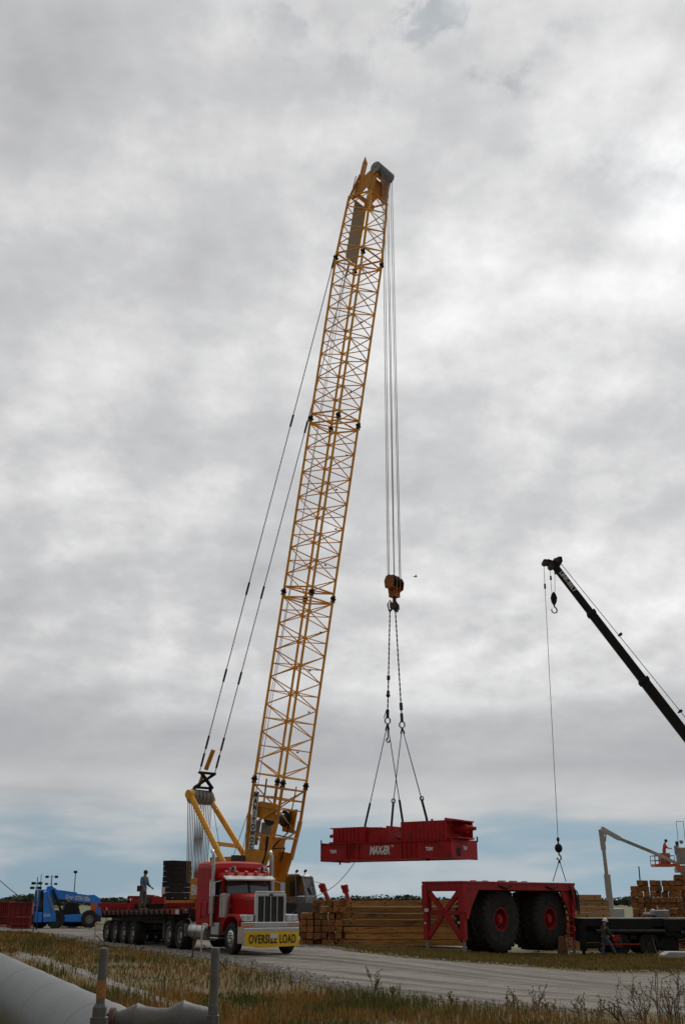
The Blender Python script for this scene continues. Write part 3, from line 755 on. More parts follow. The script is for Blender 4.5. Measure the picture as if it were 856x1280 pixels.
# pendants
ends = [B(ST_ + 1.7, -.85, .75), B(ST_ + 1.7, .85, .75)]
for i in (0, 1):
    pm = MB(); pm.tube(pb[i], ends[i], .03, n=6)
    po = pm.build('pendant', 'black_steel', crane)
    Lp = (ends[i] - pb[i]).length
    u = (ends[i] - pb[i]).normalized()
    for s in (.4, 1.6, 6.2, 12.3, 24.5, 36.5):
        if s < Lp - 2: lk = MB(); lk.bar(pb[i] + u * s, pb[i] + u * (s + .9), .08, .115); lk.build('coupling', 'black_steel', po)
rl = MB()
hb = [V((0, -.55, 0)), V((0, .55, 0))]
for q in range(10):
    t = q / 9; a = hc + Y3 * (-.8 + 1.6 * t) - V((.35, 0, .1)); b = hb[0].lerp(hb[1], t); a2 = hc + Y3 * (-.8 + 1.6 * t) + V((.3, 0, -.1))
    rl.tube(a, V((a.x - .02, b.y, 3.3)), .028, n=5)
    rl.tube(a2, V((a2.x + .02, b.y, 3.3)), .028, n=5)
rl.build('mast_rope', 'light_rope', crane)
xr = hc.x
# luffing and hoist lines along the boom
ul = MB()
ul.tube(V((-2.2, .3, 3.6)), cpt(266, 1005, .3), .02, n=5)
ul.tube(V((-1.5, -.3, 3.4)), B(-.2, -.6, HW * 1.1), .02, n=5)
ul.tube(V((-1.0, .3, 3.4)), B(ST_ - .3, .3, HW * .9), .02, n=5)
ul.tube(V((-.6, .3, 3.4)), B(ST_ - .3, -.3, HW * .8), .02, n=5)
ul.build('winch_rope', 'rope', crane)
# upper works
zb = 1.3
up = MB()
up.box((-3.6, 0, zb + .45), (9.0, 2.6, .7))
house = up.build('upper_frame', 'crane_orange', crane, .03)
def local_x(px, py, Yl): return cpt(px, py, Yl).x
xw = local_x(237.5, 1110, -1.6)
hx = MB(); x1 = -1.2
ztop = cpt(241, 1098, -1.6).z
hx.box(((xw + x1) / 2, -1.35, (zb + .85 + ztop) / 2), (x1 - xw, .5, ztop - zb - .85))
hx.box(((xw + x1) / 2 + .3, 1.1, (zb + .85 + ztop) / 2), (x1 - xw - .6, 1.0, ztop - zb - .9))
hx.build('machinery_house', 'crane_orange', crane, .03)
px_ = MB(); q0 = V((xw + .35, -1.612, ztop - 1.15))
text_mesh('Bigge', .85, 'lettering', 'letter_white', crane, (xw + .12, -1.606, ztop - .98), (1, 0, 0), (0, 0, 1), bold=.03, sx=.85)
an = MB(); an.box((xw + 1.0, 0, ztop + .2), (.9, 1.9, .5)); an.prism([(-.5, 0), (.5, 0), (.12, .9), (-.12, .9)], .2, (xw + .75, -.9, ztop), (1, 0, 0), (0, 0, 1)); an.prism([(-.5, 0), (.5, 0), (.12, .9), (-.12, .9)], .2, (xw + .75, .9, ztop), (1, 0, 0), (0, 0, 1))
an.build('rope_anchor', 'crane_orange', crane)
tbx = cpt(285, 1076, 0)
tb = MB(); tb.box((tbx.x, 0, tbx.z - .1), (1.9, 1.4, .65)); tb.box((tbx.x, 0, (tbx.z - .4 + zb + .8) / 2), (.5, 1.0, tbx.z - .4 - zb - .8)); 
tb.build('winch_box', 'crane_orange', crane, .02)
tb = MB(); tb.box((tbx.x + 1.2, 0, tbx.z - .05), (.45, 1.5, .7)); tb.build('engine_vent', 'dark_steel', crane)
# counterweight slabs
cwc = cpt(221, 1110, 0); zt = cpt(221, 1076, 0).z
z0 = zb + .3; nS = 9; hS = (zt - z0) / nS
for q in range(nS):
    cmb = MB(); jx = random.uniform(-.03, .03)
    cmb.box((cwc.x + jx, 0, z0 + hS * (q + .5)), (.95, 1.75, hS - .012))
    for yy in (-.6, .6): cmb.box((cwc.x + jx, yy, z0 + hS * (q + 1) - .04), (.98, .16, .03))
    cmb.build('counterweight_slab', 'black_steel', crane, .03)
tg = MB(); 
for z in (zt - 1.9, zt - 2.6): tg.box((cwc.x - .3, -.9, z), (.3, .04, .45))
tg.build('counterweight_plate', 'white_paint', crane)
# tail platform behind
tr = MB(); tr.box((cwc.x, 0, zb + .12), (1.4, 2.4, .3)); tr.build('counterweight_tray', 'black_steel', crane)
# carbody and crawlers
cbm = MB(); cbm.box((0, 0, .95), (3.2, 3.6, .6)); cbm.tube((0, 0, 1.2), (0, 0, 1.45), 1.3, n=30); cbm.build('carbody', 'dark_steel', crane, .03)
for sy in (-1, 1):
    t = MB(); Lh = 3.9; rr = .62; pts = []
    for k in range(13): a = -math.pi / 2 + math.pi * k / 12; pts.append((Lh + rr * math.cos(a), rr + .02 + rr * math.sin(a)))
    for k in range(13): a = math.pi / 2 + math.pi * k / 12; pts.append((-Lh + rr * math.cos(a), rr + .02 + rr * math.sin(a)))
    t.prism(pts, .95, (0, sy * 2.6, 0), (1, 0, 0), (0, 0, 1)); tk = t.build('crawler_track', 'dark_steel', crane)
    t = MB()
    for k in range(26):
        x = -Lh + 2 * Lh * k / 25
        for z in (1.28, .03): t.box((x, sy * 2.6, z), (.22, 1.02, .06))
    t.build('track_shoe', 'black_steel', tk)
M['cab_grey'] = mat('cab_grey', (.26, .26, .25), .5, var=.2, scale=3)
# operator cab (left-hand side of the crane)
cx0 = local_x(355, 1110, 1.75)
cc = cpt(373, 1110, 2.3)
cabz0, cabz1 = cpt(370, 1131, 2.3).z, cpt(370, 1094, 2.3).z
cl_, cw_ = 1.9, 1.05
ccx = cc.x
def cabp(x, z): return (ccx + x, z)
prof = [(-.95, cabz0), (-.95, cabz1), (.45, cabz1), (.72, cabz1 - .12), (1.02, cabz0 + .55), (1.02, cabz0)]
cbm = MB()
for (a, b) in zip(prof, prof[1:] + prof[:1]):
    for yy in (-.5, .5): cbm.bar((ccx + a[0], 2.3 + yy, a[1]), (ccx + b[0], 2.3 + yy, b[1]), .08, .08)
for a in prof: cbm.bar((ccx + a[0], 1.8, a[1]), (ccx + a[0], 2.8, a[1]), .08, .08)
cbm.prism([(-.93, cabz1 - .04), (.45, cabz1 - .04), (.72, cabz1 - .14), (.45, cabz1 + .06), (-.93, cabz1 + .06)], 1.02, (ccx, 2.3, 0), (1, 0, 0), (0, 0, 1))
cbm.bar((ccx + .28, 1.78, cabz0 + .05), (ccx + .2, 1.78, cabz1), .07, .07)
cbm.prism([(-.95, cabz0), (1.02, cabz0), (1.02, cabz0 + .5), (-.95, cabz0 + .5)], 1.04, (ccx, 2.3, 0), (1, 0, 0), (0, 0, 1))
cab = cbm.build('operator_cab', 'cab_grey', crane, .01)
gl = MB(); gl.prism([(-.9, cabz0 + .5), (-.9, cabz1 - .06), (.42, cabz1 - .06), (.68, cabz1 - .16), (.97, cabz0 + .55)], .94, (ccx, 2.3, 0), (1, 0, 0), (0, 0, 1))
gl.build('window', 'glass', cab)
st2 = MB(); st2.box((ccx - .2, 2.3, cabz0 - .25), (2.3, 1.5, .12)); st2.box((ccx - .1, 2.3, (cabz0 - .3 + .9) / 2 + .1), (2.6, 1.5, cabz0 - .3 - 1.0)); st2.box((ccx + .9, 1.3, 1.5), (1.6, 2.4, .9)); st2.build('cab_platform', 'dark_steel', crane)
mi = MB(); mi.box((ccx + 1.35, 2.95, cabz1 - .75), (.06, .22, .5)); mi.bar((ccx + .9, 2.8, cabz1 - .4), (ccx + 1.35, 2.95, cabz1 - .5), .03, .03); mi.build('mirror', 'black_steel', cab)
lp = MB(); 
for q in (-.2, .5): lp.tube((ccx + q, 2.3, cabz1), (ccx + q, 2.3, cabz1 + .25), .02); lp.tube((ccx + q, 2.3, cabz1 + .2), (ccx + q + .15, 2.25, cabz1 + .28), .08)
lp.build('work_light', 'black_steel', cab)
# hoist lines
shw = c2w(sh); hoX = shw + A3 * .42
hbx = onplane(490.5, 722, V((hoX.x, hoX.y, 0)), V((0, 1, 0)))
hz = hbx.z
BL = V((hoX.x, hoX.y, hz))                         # hook block top centre in world
# let the block hang straight under the sheaves
hl = MB()
for q in range(6):
    a = -.62 + q * .24; b = (-.8, -.42, -.12, .14, .48, .85)[q]
    off = .08 * (-1) ** q
    hl.tube(w2c(hoX + W3 * a + V((0, 0, .05))), w2c(BL + W3 * b + A3 * off + V((0, 0, -.15))), .022, n=5)
hl.build('hoist_rope', 'light_rope', crane)
# ------------------------------------------------------------ hook block
ZA = R(-37.5)
hk = thing('hook_block', 'orange and black multi-sheave hook block hanging on the yellow crane\'s hoist ropes', 'hook block', BL, -AL)
m_ = MB()
for sy in (-.62, -.2, .2, .62): m_.prism([(-.42, -.25), (-.3, .05), (0, .18), (.3, .05), (.42, -.25), (.36, -1.05), (.25, -1.4), (-.25, -1.4), (-.36, -1.05)] if abs(sy) < .3 else [(-.4, -.3), (-.25, 0), (0, .1), (.25, 0), (.4, -.3), (.34, -.8), (0, -.95), (-.34, -.8)], .07, (0, sy, 0), (1, 0, 0), (0, 0, 1))
hk.scale = (.9, .9, .92); m_.box((0, 0, -1.2), (.55, .62, .4)); m_.box((0, 0, -.75), (.5, .9, .25)); m_.build('block_body', 'hook_orange', hk, .02)
for sy in (-.5, -.34, -.08, .08, .34, .5):
    s_ = MB(); s_.lathe([(.05, -.06), (.42, -.06), (.43, -.04), (.37, 0), (.43, .04), (.42, .06), (.05, .06)], (0, sy, -.38), (0, 1, 0), 20); s_.build('sheave', 'black_steel', hk)
h_ = MB(); h_.tube((0, 0, -1.35), (0, 0, -1.75), .13, n=10)
for sgn in (-1, 1):
    h_.path([V((0, 0, -1.7)), V((0, sgn * .12, -2.0)), V((0, sgn * .2, -2.22)), V((0, sgn * .32, -2.28)), V((0, sgn * .44, -2.15)), V((0, sgn * .47, -1.92)), V((0, sgn * .42, -1.78))], .14, 8, .06)
h_.build('hook', 'rust_brown', hk)
# ------------------------------------------------------------ suspended beam
BT = R(35)
U = V((math.cos(BT), -math.sin(BT), 0)); NF = V((-math.sin(BT), -math.cos(BT), 0))    # along the beam (to the right, nearer); front normal
HKw = BL + V((0, 0, -2.15))
Dm = (HKw.y) 
cen0 = onplane(500, 1063, V((HKw.x, HKw.y, 0)), V((0, 1, 0)))
# near lower right corner
d_ = onplane(563, 1072.5, V((0, HKw.y - 4.1, 0)), V((0, 1, 0)))
LB, WBm = 8.6, 2.9
near = d_
root = near - U * (LB / 2) - NF * (WBm / 2)
load = thing('ballast_beam', 'dark red steel beam lettered MAX-ER, hanging in the air on black slings', 'steel beam', root, -BT)
lz = cpt
hB = .98
ld = MB()
for sy in (-1, 1): ld.box((0, sy * (WBm / 2 - .25), hB / 2), (LB, .5, hB))
ld.box((0, 0, hB * .3), (LB * .96, WBm - .9, hB * .5))
for sx in (-1, 1): ld.box((sx * (LB / 2 + .03), 0, hB / 2 + .0), (.1, WBm + .04, hB + .06))
for x in (-2.5, -2.3, -2.1, -1.7, 1.2, 1.5, 1.8, 2.1): ld.box((x, -WBm / 2 - .03, hB / 2), (.06, .1, hB - .08))
ld.box((0, -WBm / 2 - .03, .03), (LB, .12, .05)); ld.box((0, -WBm / 2 - .03, hB - .03), (LB, .12, .05))
frm = ld.build('beam_body', 'load_red', load, .015)
M['load_dark'] = mat('load_dark', (.03, .012, .012), .8)
db = MB(); db.box((LB / 2 + .082, -WBm / 2 + .75, .33), (.03, .42, .42)); db.build('socket', 'load_dark', load)
for (x0, x1, y0, hh, z0, nm) in ((-LB / 2 + .62, .05, -.55, .84, hB + .03, 'left'), (1.0, 4.55, -.45, 1.0, hB + .03, 'right')):
    b1 = MB(); yc = -.35
    if nm == 'left':
        b1.box(((x0 - 1.45) / 2, yc, z0 + hh / 2), (abs(x0 + 1.45) , 1.7, hh))
        for k in range(8): b1.box((x0 + .15 + k * .27, yc - .87, z0 + hh / 2), (.05, .06, hh - .1))
        b1.box((x0 - .02, yc, z0 + .02), (.5, 1.75, .06)); b1.box((x0 - .02, yc, z0 + hh - .03), (.35, 1.75, .06))
        b1.box((.08, yc, z0 + hh * .5), (.12, 1.7, hh * .98))
        b1.prism([(-1.47, .02), (.03, .02), (.03, .72), (-.5, .79), (-1.47, .82)], 1.45, (0, yc + .1, z0), (1, 0, 0), (0, 0, 1))
        b1.tube((-.9, yc - .66, z0 + .25), (-.9, yc - .60, z0 + .25), .42, n=24)
        b1.box((.5, -.7, z0 + .12), (.3, .5, .22))
    else:
        L_ = x1 - x0
        b1.box((x0 + (L_ - .55) / 2, yc, z0 + hh / 2), (L_ - .55, 1.7, hh))
        b1.box((x1 - .25, yc, z0 + hh - .04), (.8, 1.9, .08)); b1.box((x1 - .25, yc, z0 + .06), (.8, 1.9, .08)); b1.box((x1 - .58, yc, z0 + hh / 2 + .03), (.12, 1.95, hh + .16))
        b1.box((x1 - .25, yc + .85, z0 + hh / 2), (.7, .06, hh))
        for k in range(12): b1.box((x0 + .2 + k * .255, yc - .86, z0 + hh / 2), (.04, .025, hh - .1))
        b1.tube((x1 - 2.0, yc, z0 + hh), (x1 - 2.0, yc, z0 + hh + .16), .07)
    bo = b1.build('ballast_box', 'load_red', load, .012)
    sf = MB()
    if nm == 'left': sf.tube((x0 - .2, yc, z0 + .45), (x0 - .5, yc, z0 + .45), .18, n=12); sf.tube((x0 - .5, yc, z0 + .45), (x0 - .78, yc, z0 + .43), .1, n=12); sf.tube((x0, yc, z0 + .45), (x0 - .25, yc, z0 + .45), .27, n=12)
    else: sf.tube((x1 - .5, yc, z0 + .55), (x1 + .25, yc, z0 + .55), .23, n=12); sf.tube((x1 + .25, yc, z0 + .55), (x1 + .55, yc, z0 + .55), .15, n=12); sf.tube((x1 + .55, yc, z0 + .55), (x1 + .75, yc, z0 + .55), .10, n=12)
    sf.build('pivot_shaft', 'load_red' if nm == 'right' else 'load_red', bo)
ft = MB()
ft.box((-LB / 2 + .02, -WBm / 2 - .08, hB + .06), (.05, .05, .26)); ft.box((LB / 2 + .1, WBm / 2, hB + .1), (.06, .06, .3)); ft.tube((-3.0, -WBm / 2, 0), (-3.0, -WBm / 2, -.22), .05)
ft.tube((2.6, -1.0, 0), (2.6, -1.0, -.1), .1); ft.build('lug', 'black_steel', load)
text_mesh('MAX-ER', .62, 'lettering', 'letter_white', load, (-.95, -WBm / 2 - .012, .30), (1, 0, 0), (0, 0, 1), bold=.045, sx=.66, shear=.22, spacing=.88)
text_mesh('TM', .15, 'lettering', 'letter_white', load, (.5, -WBm / 2 - .012, .66), (1, 0, 0), (0, 0, 1), bold=.03, sx=.8)
for x in (-3.7, 2.75): text_mesh('TSM', .26, 'lettering', 'letter_white', load, (x, -WBm / 2 - .012, .42), (1, 0, 0), (0, 0, 1), bold=.05, sx=.95)
text_mesh('TSM', .26, 'lettering', 'letter_white', load, (LB / 2 + .09, -WBm / 2 + 1.25, .48), (0, 1, 0), (0, 0, 1), bold=.05, sx=.95)
def ldp(x, y, z): return root + U * x + (-NF) * y + V((0, 0, z))
# slings
def onD(px, py, p): return onplane(px, py, V((0, p.y, 0)), V((0, 1, 0)))
zt_ = hB + 1.0
att = [onD(455.5, 1037, ldp(-2.6, -1.2, zt_)), onD(504, 1033, ldp(.1, .5, zt_)), onD(489, 1039, ldp(-.6, -1.3, zt_)), onD(534.5, 1029, ldp(1.9, -1.2, zt_))]
ys_ = [ldp(-2.3, -.9, 0).y, ldp(.2, .4, 0).y, ldp(-.45, -1.0, 0).y, ldp(1.9, -.9, 0).y]
ymid = HKw.y
def at2(px, py, y): return onplane(px, py, V((0, y, 0)), V((0, 1, 0)))
for i, (hx_, jx, jy, lab) in enumerate(((487.3, 484.3, 901, 'left long twisted sling hanging from the orange hook block, with a loose knot'), (494.0, 502.3, 906, 'right long twisted sling hanging from the orange hook block'))):
    yj = ymid * .6 + (ys_[0] + ys_[1]) / 2 * .4 if i == 0 else ymid * .6 + (ys_[2] + ys_[3]) / 2 * .4
    a = at2(hx_, 762, ymid); b = at2(jx, jy - 4, yj)
    s_ = MB(); N_ = 90
    ax = (b - a).normalized(); fx, fy, _ = frame(ax)
    for ph in (0, math.pi):
        s_.path([a.lerp(b, k / N_) + (fx * math.cos(ph + k * .8) + fy * math.sin(ph + k * .8)) * .02 for k in range(N_ + 1)], .028, 5)
    s_.path([a + V((-.05, 0, -.1)), a + V((-.14, 0, .35)), a + V((0, 0, .62)), a + V((.14, 0, .35)), a + V((.05, 0, -.1))], .045, 6)
    if i == 0:
        s_.tube(a.lerp(b, .62) - V((.0, 0, 0)), a.lerp(b, .66), .1); s_.sph(a.lerp(b, .80), .13); s_.tube(a.lerp(b, .76), a.lerp(b, .79), .09)
        s_.bar(a.lerp(b, .965) + V((-.06, 0, .25)), a.lerp(b, .965) + V((-.22, 0, -.25)), .22, .05)
    else:
        s_.tube(a.lerp(b, .84), a.lerp(b, .9), .1)
    s_.tube(a.lerp(b, .93), a.lerp(b, 1.0), .09)
    tag(s_.build('lifting_sling', 'dark_steel'), lab, 'sling', 'slings carrying the red beam')
    rg = MB(); c = at2(jx, jy, yj)
    rg.path([c + V((math.cos(t * math.pi / 6) * .16, 0, math.sin(t * math.pi / 6) * .19)) for t in range(13)], .04, 6)
    tag(rg.build('shackle', 'dark_steel'), 'steel ring at the foot of the %s long sling above the red beam' % ('left' if i == 0 else 'right'), 'shackle', 'rings joining the slings')
    for k in ((0, 1) if i == 0 else (2, 3)):
        mx = [(462.5, 1004), (499, 1000), (491.5, 1003), (527, 1000)][k]; ex = [(455, 1037), (504, 1033), (488.5, 1039), (534.5, 1029)][k]
        me_ = at2(mx[0], mx[1], yj * .3 + ys_[k] * .7); e_ = at2(ex[0], ex[1], ys_[k]); 
        lg = MB(); lg.tube(c - V((0, 0, .17)), me_, .028, n=6)
        lg.tube(c - V((0, 0, .17)), c.lerp(me_, .12), .055, n=6)
        nm = ['far left', 'inner right of the left pair', 'inner left of the right pair', 'far right'][k]
        sl = lg.build('sling_leg', 'dark_steel')
        tag(sl, 'thin wire sling leg with black strap, %s one' % nm, 'sling', 'sling legs on the red beam')
        sp_ = MB(); 
        sp_.bar(me_, me_.lerp(e_, .85), .12, .20, V((0, 1, 0))); sp_.bar(me_.lerp(e_, .8), e_ - V((0, 0, .25)), .12, .28, V((0, 1, 0))); sp_.build('strap', 'black_steel', sl)
        if k in (2, 3):
            sc_ = MB(); sc_.path([me_ + V((math.cos(t * math.pi / 5) * .1, 0, .08 + math.sin(t * math.pi / 5) * .13)) for t in range(11)], .035, 6); sc_.build('hook', 'dark_steel', sl)
    if i == 0:
        hh = MB(); hh.path([c + V((.0, 0, -.2)), c + V((.0, 0, -.8)), c + V((.02, 0, -1.0))], .035); hh.path([c + V((.02, 0, -1.0)), c + V((-.1, 0, -1.15)), c + V((0, 0, -1.3)), c + V((.12, 0, -1.18))], .05)
        tag(hh.build('spare_hook', 'rust_brown'), 'small reddish hook dangling under the left sling ring', 'hook')
tgl = MB(); a = ldp(-3.0, -1.4, 0) ; pts = []
e0 = at2(442, 1080, a.y); e1 = at2(398, 1119, a.y - 6)
for k in range(13):
    t = k / 12; p = e0.lerp(e1, t); p.z -= .25 * math.sin(math.pi * t); pts.append(p)
a2 = ldp(-2.6, -.5, 0); pts = [a2] + pts
tgl.path(pts, .018, 5)
gg = e1.copy(); 
tgl.path([e1, e1 + V((-1.5, -1, -1.0)), e1 + V((-2.2, -1.5, -2.0))], .018, 5)
tag(tgl.build('tag_line', 'rope'), 'thin tag line running down from the red beam to the left', 'rope')
def along_px(o, d, px):
    o, d = V(o), V(d); k = 428 - px
    f = lambda p: k * (p.y * CT + (p.z - CZ) * ST) + F * p.x
    a = f(o); b = f(o + d) - a; return -a / b
def along_py(o, d, py):
    o, d = V(o), V(d); k = 640 - py
    f = lambda p: k * (p.y * CT + (p.z - CZ) * ST) - F * (-p.y * ST + (p.z - CZ) * CT)
    a = f(o); b = f(o + d) - a; return -a / b
# ------------------------------------------------------------ red semi truck
PH = R(28); FW = V((math.sin(PH), -math.cos(PH), 0)); LF = V((math.cos(PH), math.sin(PH), 0))
pc = onground(291, 1194.5)
tr0 = pc + LF * 1.05; tr0.z = .04
RZT = math.atan2(FW.y, FW.x)
truck = thing('semi_truck', 'bright red long-nosed semi truck with a yellow OVERSIZE LOAD banner on its bumper', 'truck', tr0, RZT)
m = MB()
for sy in (-1, 1): m.box((-3.2, sy * .42, .78), (8.2, .1, .26))
for x in (.3, -1.5, -3.5, -4.9, -6.2, -7.2): m.box((x, 0, .78), (.14, .8, .2))
m.tube((0, -.95, .53), (0, .95, .53), .08); m.tube((-5, -.95, .53), (-5, .95, .53), .13); m.tube((-6.3, -.95, .53), (-6.3, .95, .53), .13)
m.box((.35, 0, .45), (.5, .9, .2))
m.build('chassis', 'dark_steel', truck, .01)
for x, dual in ((0, 0), (-5.0, 1), (-6.3, 1)):
    for sy in (-1, 1):
        if dual:
            wheel(truck, (x, sy * .98, .53), (0, sy, 0), .53, .6, rim='brushed', hub_r=.54, hubmat='dark_steel', dish=.3)
        else:
            wheel(truck, (x, sy * 1.03, .53), (0, sy, 0), .53, .3, rim='chrome', hub_r=.55, hubmat='dark_steel', dish=-.12)
# hood: loft
def loft(mb, secs, closed=True):
    """secs: list of lists of points, same count"""
    n = len(secs[0]); vs = [p for s in secs for p in s]
    fs = [(k * n + i, k * n + (i + 1) % n, (k + 1) * n + (i + 1) % n, (k + 1) * n + i) for k in range(len(secs) - 1) for i in range(n)]
    mb.add(vs, fs + [tuple(range(n - 1, -1, -1)), tuple(range((len(secs) - 1) * n, len(secs) * n))])
def hoodsec(x, hw, z0, z1, r=.14):
    return [V((x, -hw, z0)), V((x, -hw, z1 - r)), V((x, -hw + r * .3, z1 - r * .35)), V((x, -hw + r, z1)), V((x, 0, z1 + .035)), V((x, hw - r, z1)), V((x, hw - r * .3, z1 - r * .35)), V((x, hw, z1 - r)), V((x, hw, z0))]
m = MB(); loft(m, [hoodsec(.74, .56, .95, 1.93), hoodsec(.2, .62, 1.0, 1.97), hoodsec(-.6, .74, 1.05, 2.01), hoodsec(-1.25, .86, 1.05, 2.04)])
hood = m.build('hood', 'truck_red', truck, .012)
for sy in (-1, 1):
    m = MB(); 
    pts = [(.66, 1.02), (.62, 1.12), (.45, 1.22), (.2, 1.28), (-.2, 1.28), (-.5, 1.18), (-.68, .98), (-.74, .78), (-.66, .78), (-.58, .95), (-.42, 1.08), (-.2, 1.17), (0, 1.19), (.2, 1.17), (.42, 1.08), (.58, .95)]
    outer = [(.78, .92), (.76, 1.12), (.55, 1.26), (.25, 1.34), (-.2, 1.34), (-.55, 1.24), (-.78, 1.0), (-.9, .75)]
    inner = [(-.82, .74), (-.7, .96), (-.5, 1.14), (-.2, 1.24), (.22, 1.24), (.5, 1.16), (.66, 1.04), (.68, .92)]
    # curved shell from the hood side out over the tyre
    m.prism(outer + inner, .5, (0, sy * .93, 0), (1, 0, 0), (0, 0, 1))
    m.prism([(.74, .92), (.74, 1.14), (.3, 1.28), (-.3, 1.28), (-.75, 1.1), (-.75, .95), (-.5, 1.05), (-.2, 1.2), (.2, 1.2), (.5, 1.1), (.62, .92)], .12, (0, sy * .68, 0), (1, 0, 0), (0, 0, 1))
    m.build('fender', 'truck_red', truck, .025)
m = MB(); m.box((.8, 0, .91), (.12, 1.16, .07)); m.box((.8, 0, 1.98), (.14, 1.16, .09))
for sy in (-1, 1): m.box((.8, sy * .545, 1.44), (.13, .1, 1.06))
for y in (-.25, 0, .25): m.box((.835, y, 1.44), (.04, .03, 1.02))
gr = m.build('grille', 'chrome', truck, .02)
m = MB(); m.box((.78, 0, 1.44), (.06, .99, 1.0))
for k in range(36): m.box((.812, 0, .95 + k * .028), (.012, .98, .01))
m.build('grille_mesh', 'dark_steel', gr)
m = MB(); m.sph((.88, 0, 1.99), .06, 10, (.4, 1.6, .6)); m.build('badge', 'black_steel', gr)
m = MB(); m.prism([(0, 0), (.07, .10), (.04, .11), (-.05, .02)], 1.15, (.74, .0, 2.0), (1, 0, 0), (0, 0, 1)); m.build('bug_deflector', 'white_paint', truck)
m = MB()
m.prism([(.78, .9), (.98, .9), (.98, 1.09), (.78, 1.09)], 2.14, (0, 0, 0), (1, 0, 0), (0, 0, 1))
m.prism([(.9, .30), (1.0, .30), (1.0, .9), (.9, .9)], 2.14, (0, 0, 0), (1, 0, 0), (0, 0, 1))
for sy in (-1, 1): m.prism([(.95, sy * 1.07), (.6, sy * 1.16), (.6, sy * 1.10), (.9, sy * 1.01)], .72, (0, 0, .72), (1, 0, 0), (0, 1, 0))
bp_ = m.build('bumper', 'chrome', truck, .03)
m = MB()
for sy in (-1, 1):
    for k in (0, 1): m.box((.985, sy * .9, .955 + k * .075), (.02, .48, .035))
m.build('turn_signal', 'amber', bp_)
m = MB(); bpts = []
secs = []
for k in range(13):
    y = -1.04 + 2.08 * k / 12; xx = 1.025 + .05 * (1 - (y / 1.18) ** 2); dz = -.035 * (1 - (y / 1.18) ** 2)
    secs.append([V((xx, y, .30 + dz)), V((xx, y, .76)), V((xx - .012, y, .76)), V((xx - .012, y, .30 + dz))])
loft(m, secs); ban = m.build('banner', 'banner_yellow', truck)
tx = text_mesh('OVERSIZE LOAD', .40, 'lettering', 'letter_black', ban, (0, 0, 0), (0, 1, 0), (0, 0, 1), bold=.02, sx=.56, align='CENTER', spacing=1.12)
for v in tx.data.vertices:
    y = v.co.y; v.co.x = v.co.x + 1.032 + .05 * (1 - (y / 1.18) ** 2); v.co.z += .39
m = MB(); m.box((1.09, .03, .62), (.012, .29, .16)); m.build('license_plate', 'white_paint', truck)
for sy in (-1, 1):
    m = MB(); m.box((.72, sy * .86, 1.22), (.22, .46, .22)); hl_ = m.build('headlight', 'chrome', truck, .03)
    m = MB()
    for q in (-.11, .11): m.tube((.8, sy * .86 + q, 1.22), (.84, sy * .86 + q, 1.22), .085, n=14)
    m.build('lens', 'lamp_glass', hl_)
# cab
def sec(x, hw, z0, z1, r=.16): return hoodsec(x, hw, z0, z1, r)
m = MB(); loft(m, [sec(-1.12, .93, 1.05, 1.98), sec(-1.20, .95, 1.0, 2.02)]); loft(m, [sec(-1.32, .96, 1.9, 2.66, .12), sec(-1.6, 1.0, .95, 2.76, .14), sec(-1.95, 1.02, .95, 2.8, .14)])
m.box((-1.5, 0, 1.45), (.8, 1.98, 1.1))
cab_ = m.build('cab', 'truck_red', truck, .015)
m = MB(); m.add([V((-1.16, -.86, 2.02)), V((-1.08, 0, 2.0)), V((-1.16, .86, 2.02)), V((-1.33, .84, 2.52)), V((-1.25, 0, 2.54)), V((-1.33, -.84, 2.52)),
                 V((-1.4, -.86, 2.02)), V((-1.4, .86, 2.02)), V((-1.45, .84, 2.52)), V((-1.45, -.84, 2.52))], [(0, 1, 4, 5), (1, 2, 3, 4), (6, 9, 8, 7), (0, 5, 9, 6), (2, 7, 8, 3)])
m.build('windshield', 'windshield', cab_)
m = MB()
for y in (-.88, 0, .88):
    m.bar((-1.15 + (.09 if y == 0 else 0), y, 2.0), (-1.32 + (.09 if y == 0 else 0), y, 2.54), .05, .05)
m.bar((-1.15, -.9, 2.02), (-1.07, 0, 2.0), .05, .04); m.bar((-1.07, 0, 2.0), (-1.15, .9, 2.02), .05, .04)
m.build('window_frame', 'black_steel', cab_)
for sy in (-1, 1):
    m = MB(); m.prism([(-1.38, 1.95), (-1.5, 2.5), (-1.85, 2.52), (-1.85, 1.95)], .03, (0, sy * 1.025, 0), (1, 0, 0), (0, 0, 1)); m.build('side_window', 'glass', cab_)
    m = MB(); m.bar((-1.36, sy * 1.018, 1.1), (-1.36, sy * 1.018, 1.95), .012, .01); m.bar((-1.9, sy * 1.022, 1.1), (-1.9, sy * 1.022, 2.55), .012, .01); m.bar((-1.36, sy * 1.02, 1.1), (-1.9, sy * 1.02, 1.1), .012, .01); m.build('door_seam', 'black_steel', cab_)
    m = MB(); m.box((-1.7, sy * 1.05, 1.7), (.12, .03, .03)); m.build('door_handle', 'chrome', cab_)
m = MB(); m.prism([(-1.28, 2.62), (-.98, 2.5), (-.97, 2.55), (-1.28, 2.68)], 1.98, (0, 0, 0), (1, 0, 0), (0, 0, 1)); m.build('sun_visor', 'white_paint', cab_, .01)
M['marker_red'] = mat('marker_red', (.5, .06, .02), .3)
m = MB()
for y in (-.8, -.4, 0, .4, .8): m.prism([(0, 0), (.16, 0), (.13, .08), (0, .12)], .11, (-1.5, y, 2.74), (1, 0, 0), (0, 0, 1))
m.build('marker_light', 'marker_red', cab_)
for y in (-.6, .6):
    m = MB(); m.lathe([(.03, 0), (.03, .35), (.05, .45), (.1, .52)], (-1.75, y, 2.93), (1, 0, 0), 12); m.bar((-1.6, y, 2.75), (-1.6, y, 2.93), .03, .03); m.build('air_horn', 'chrome', cab_)
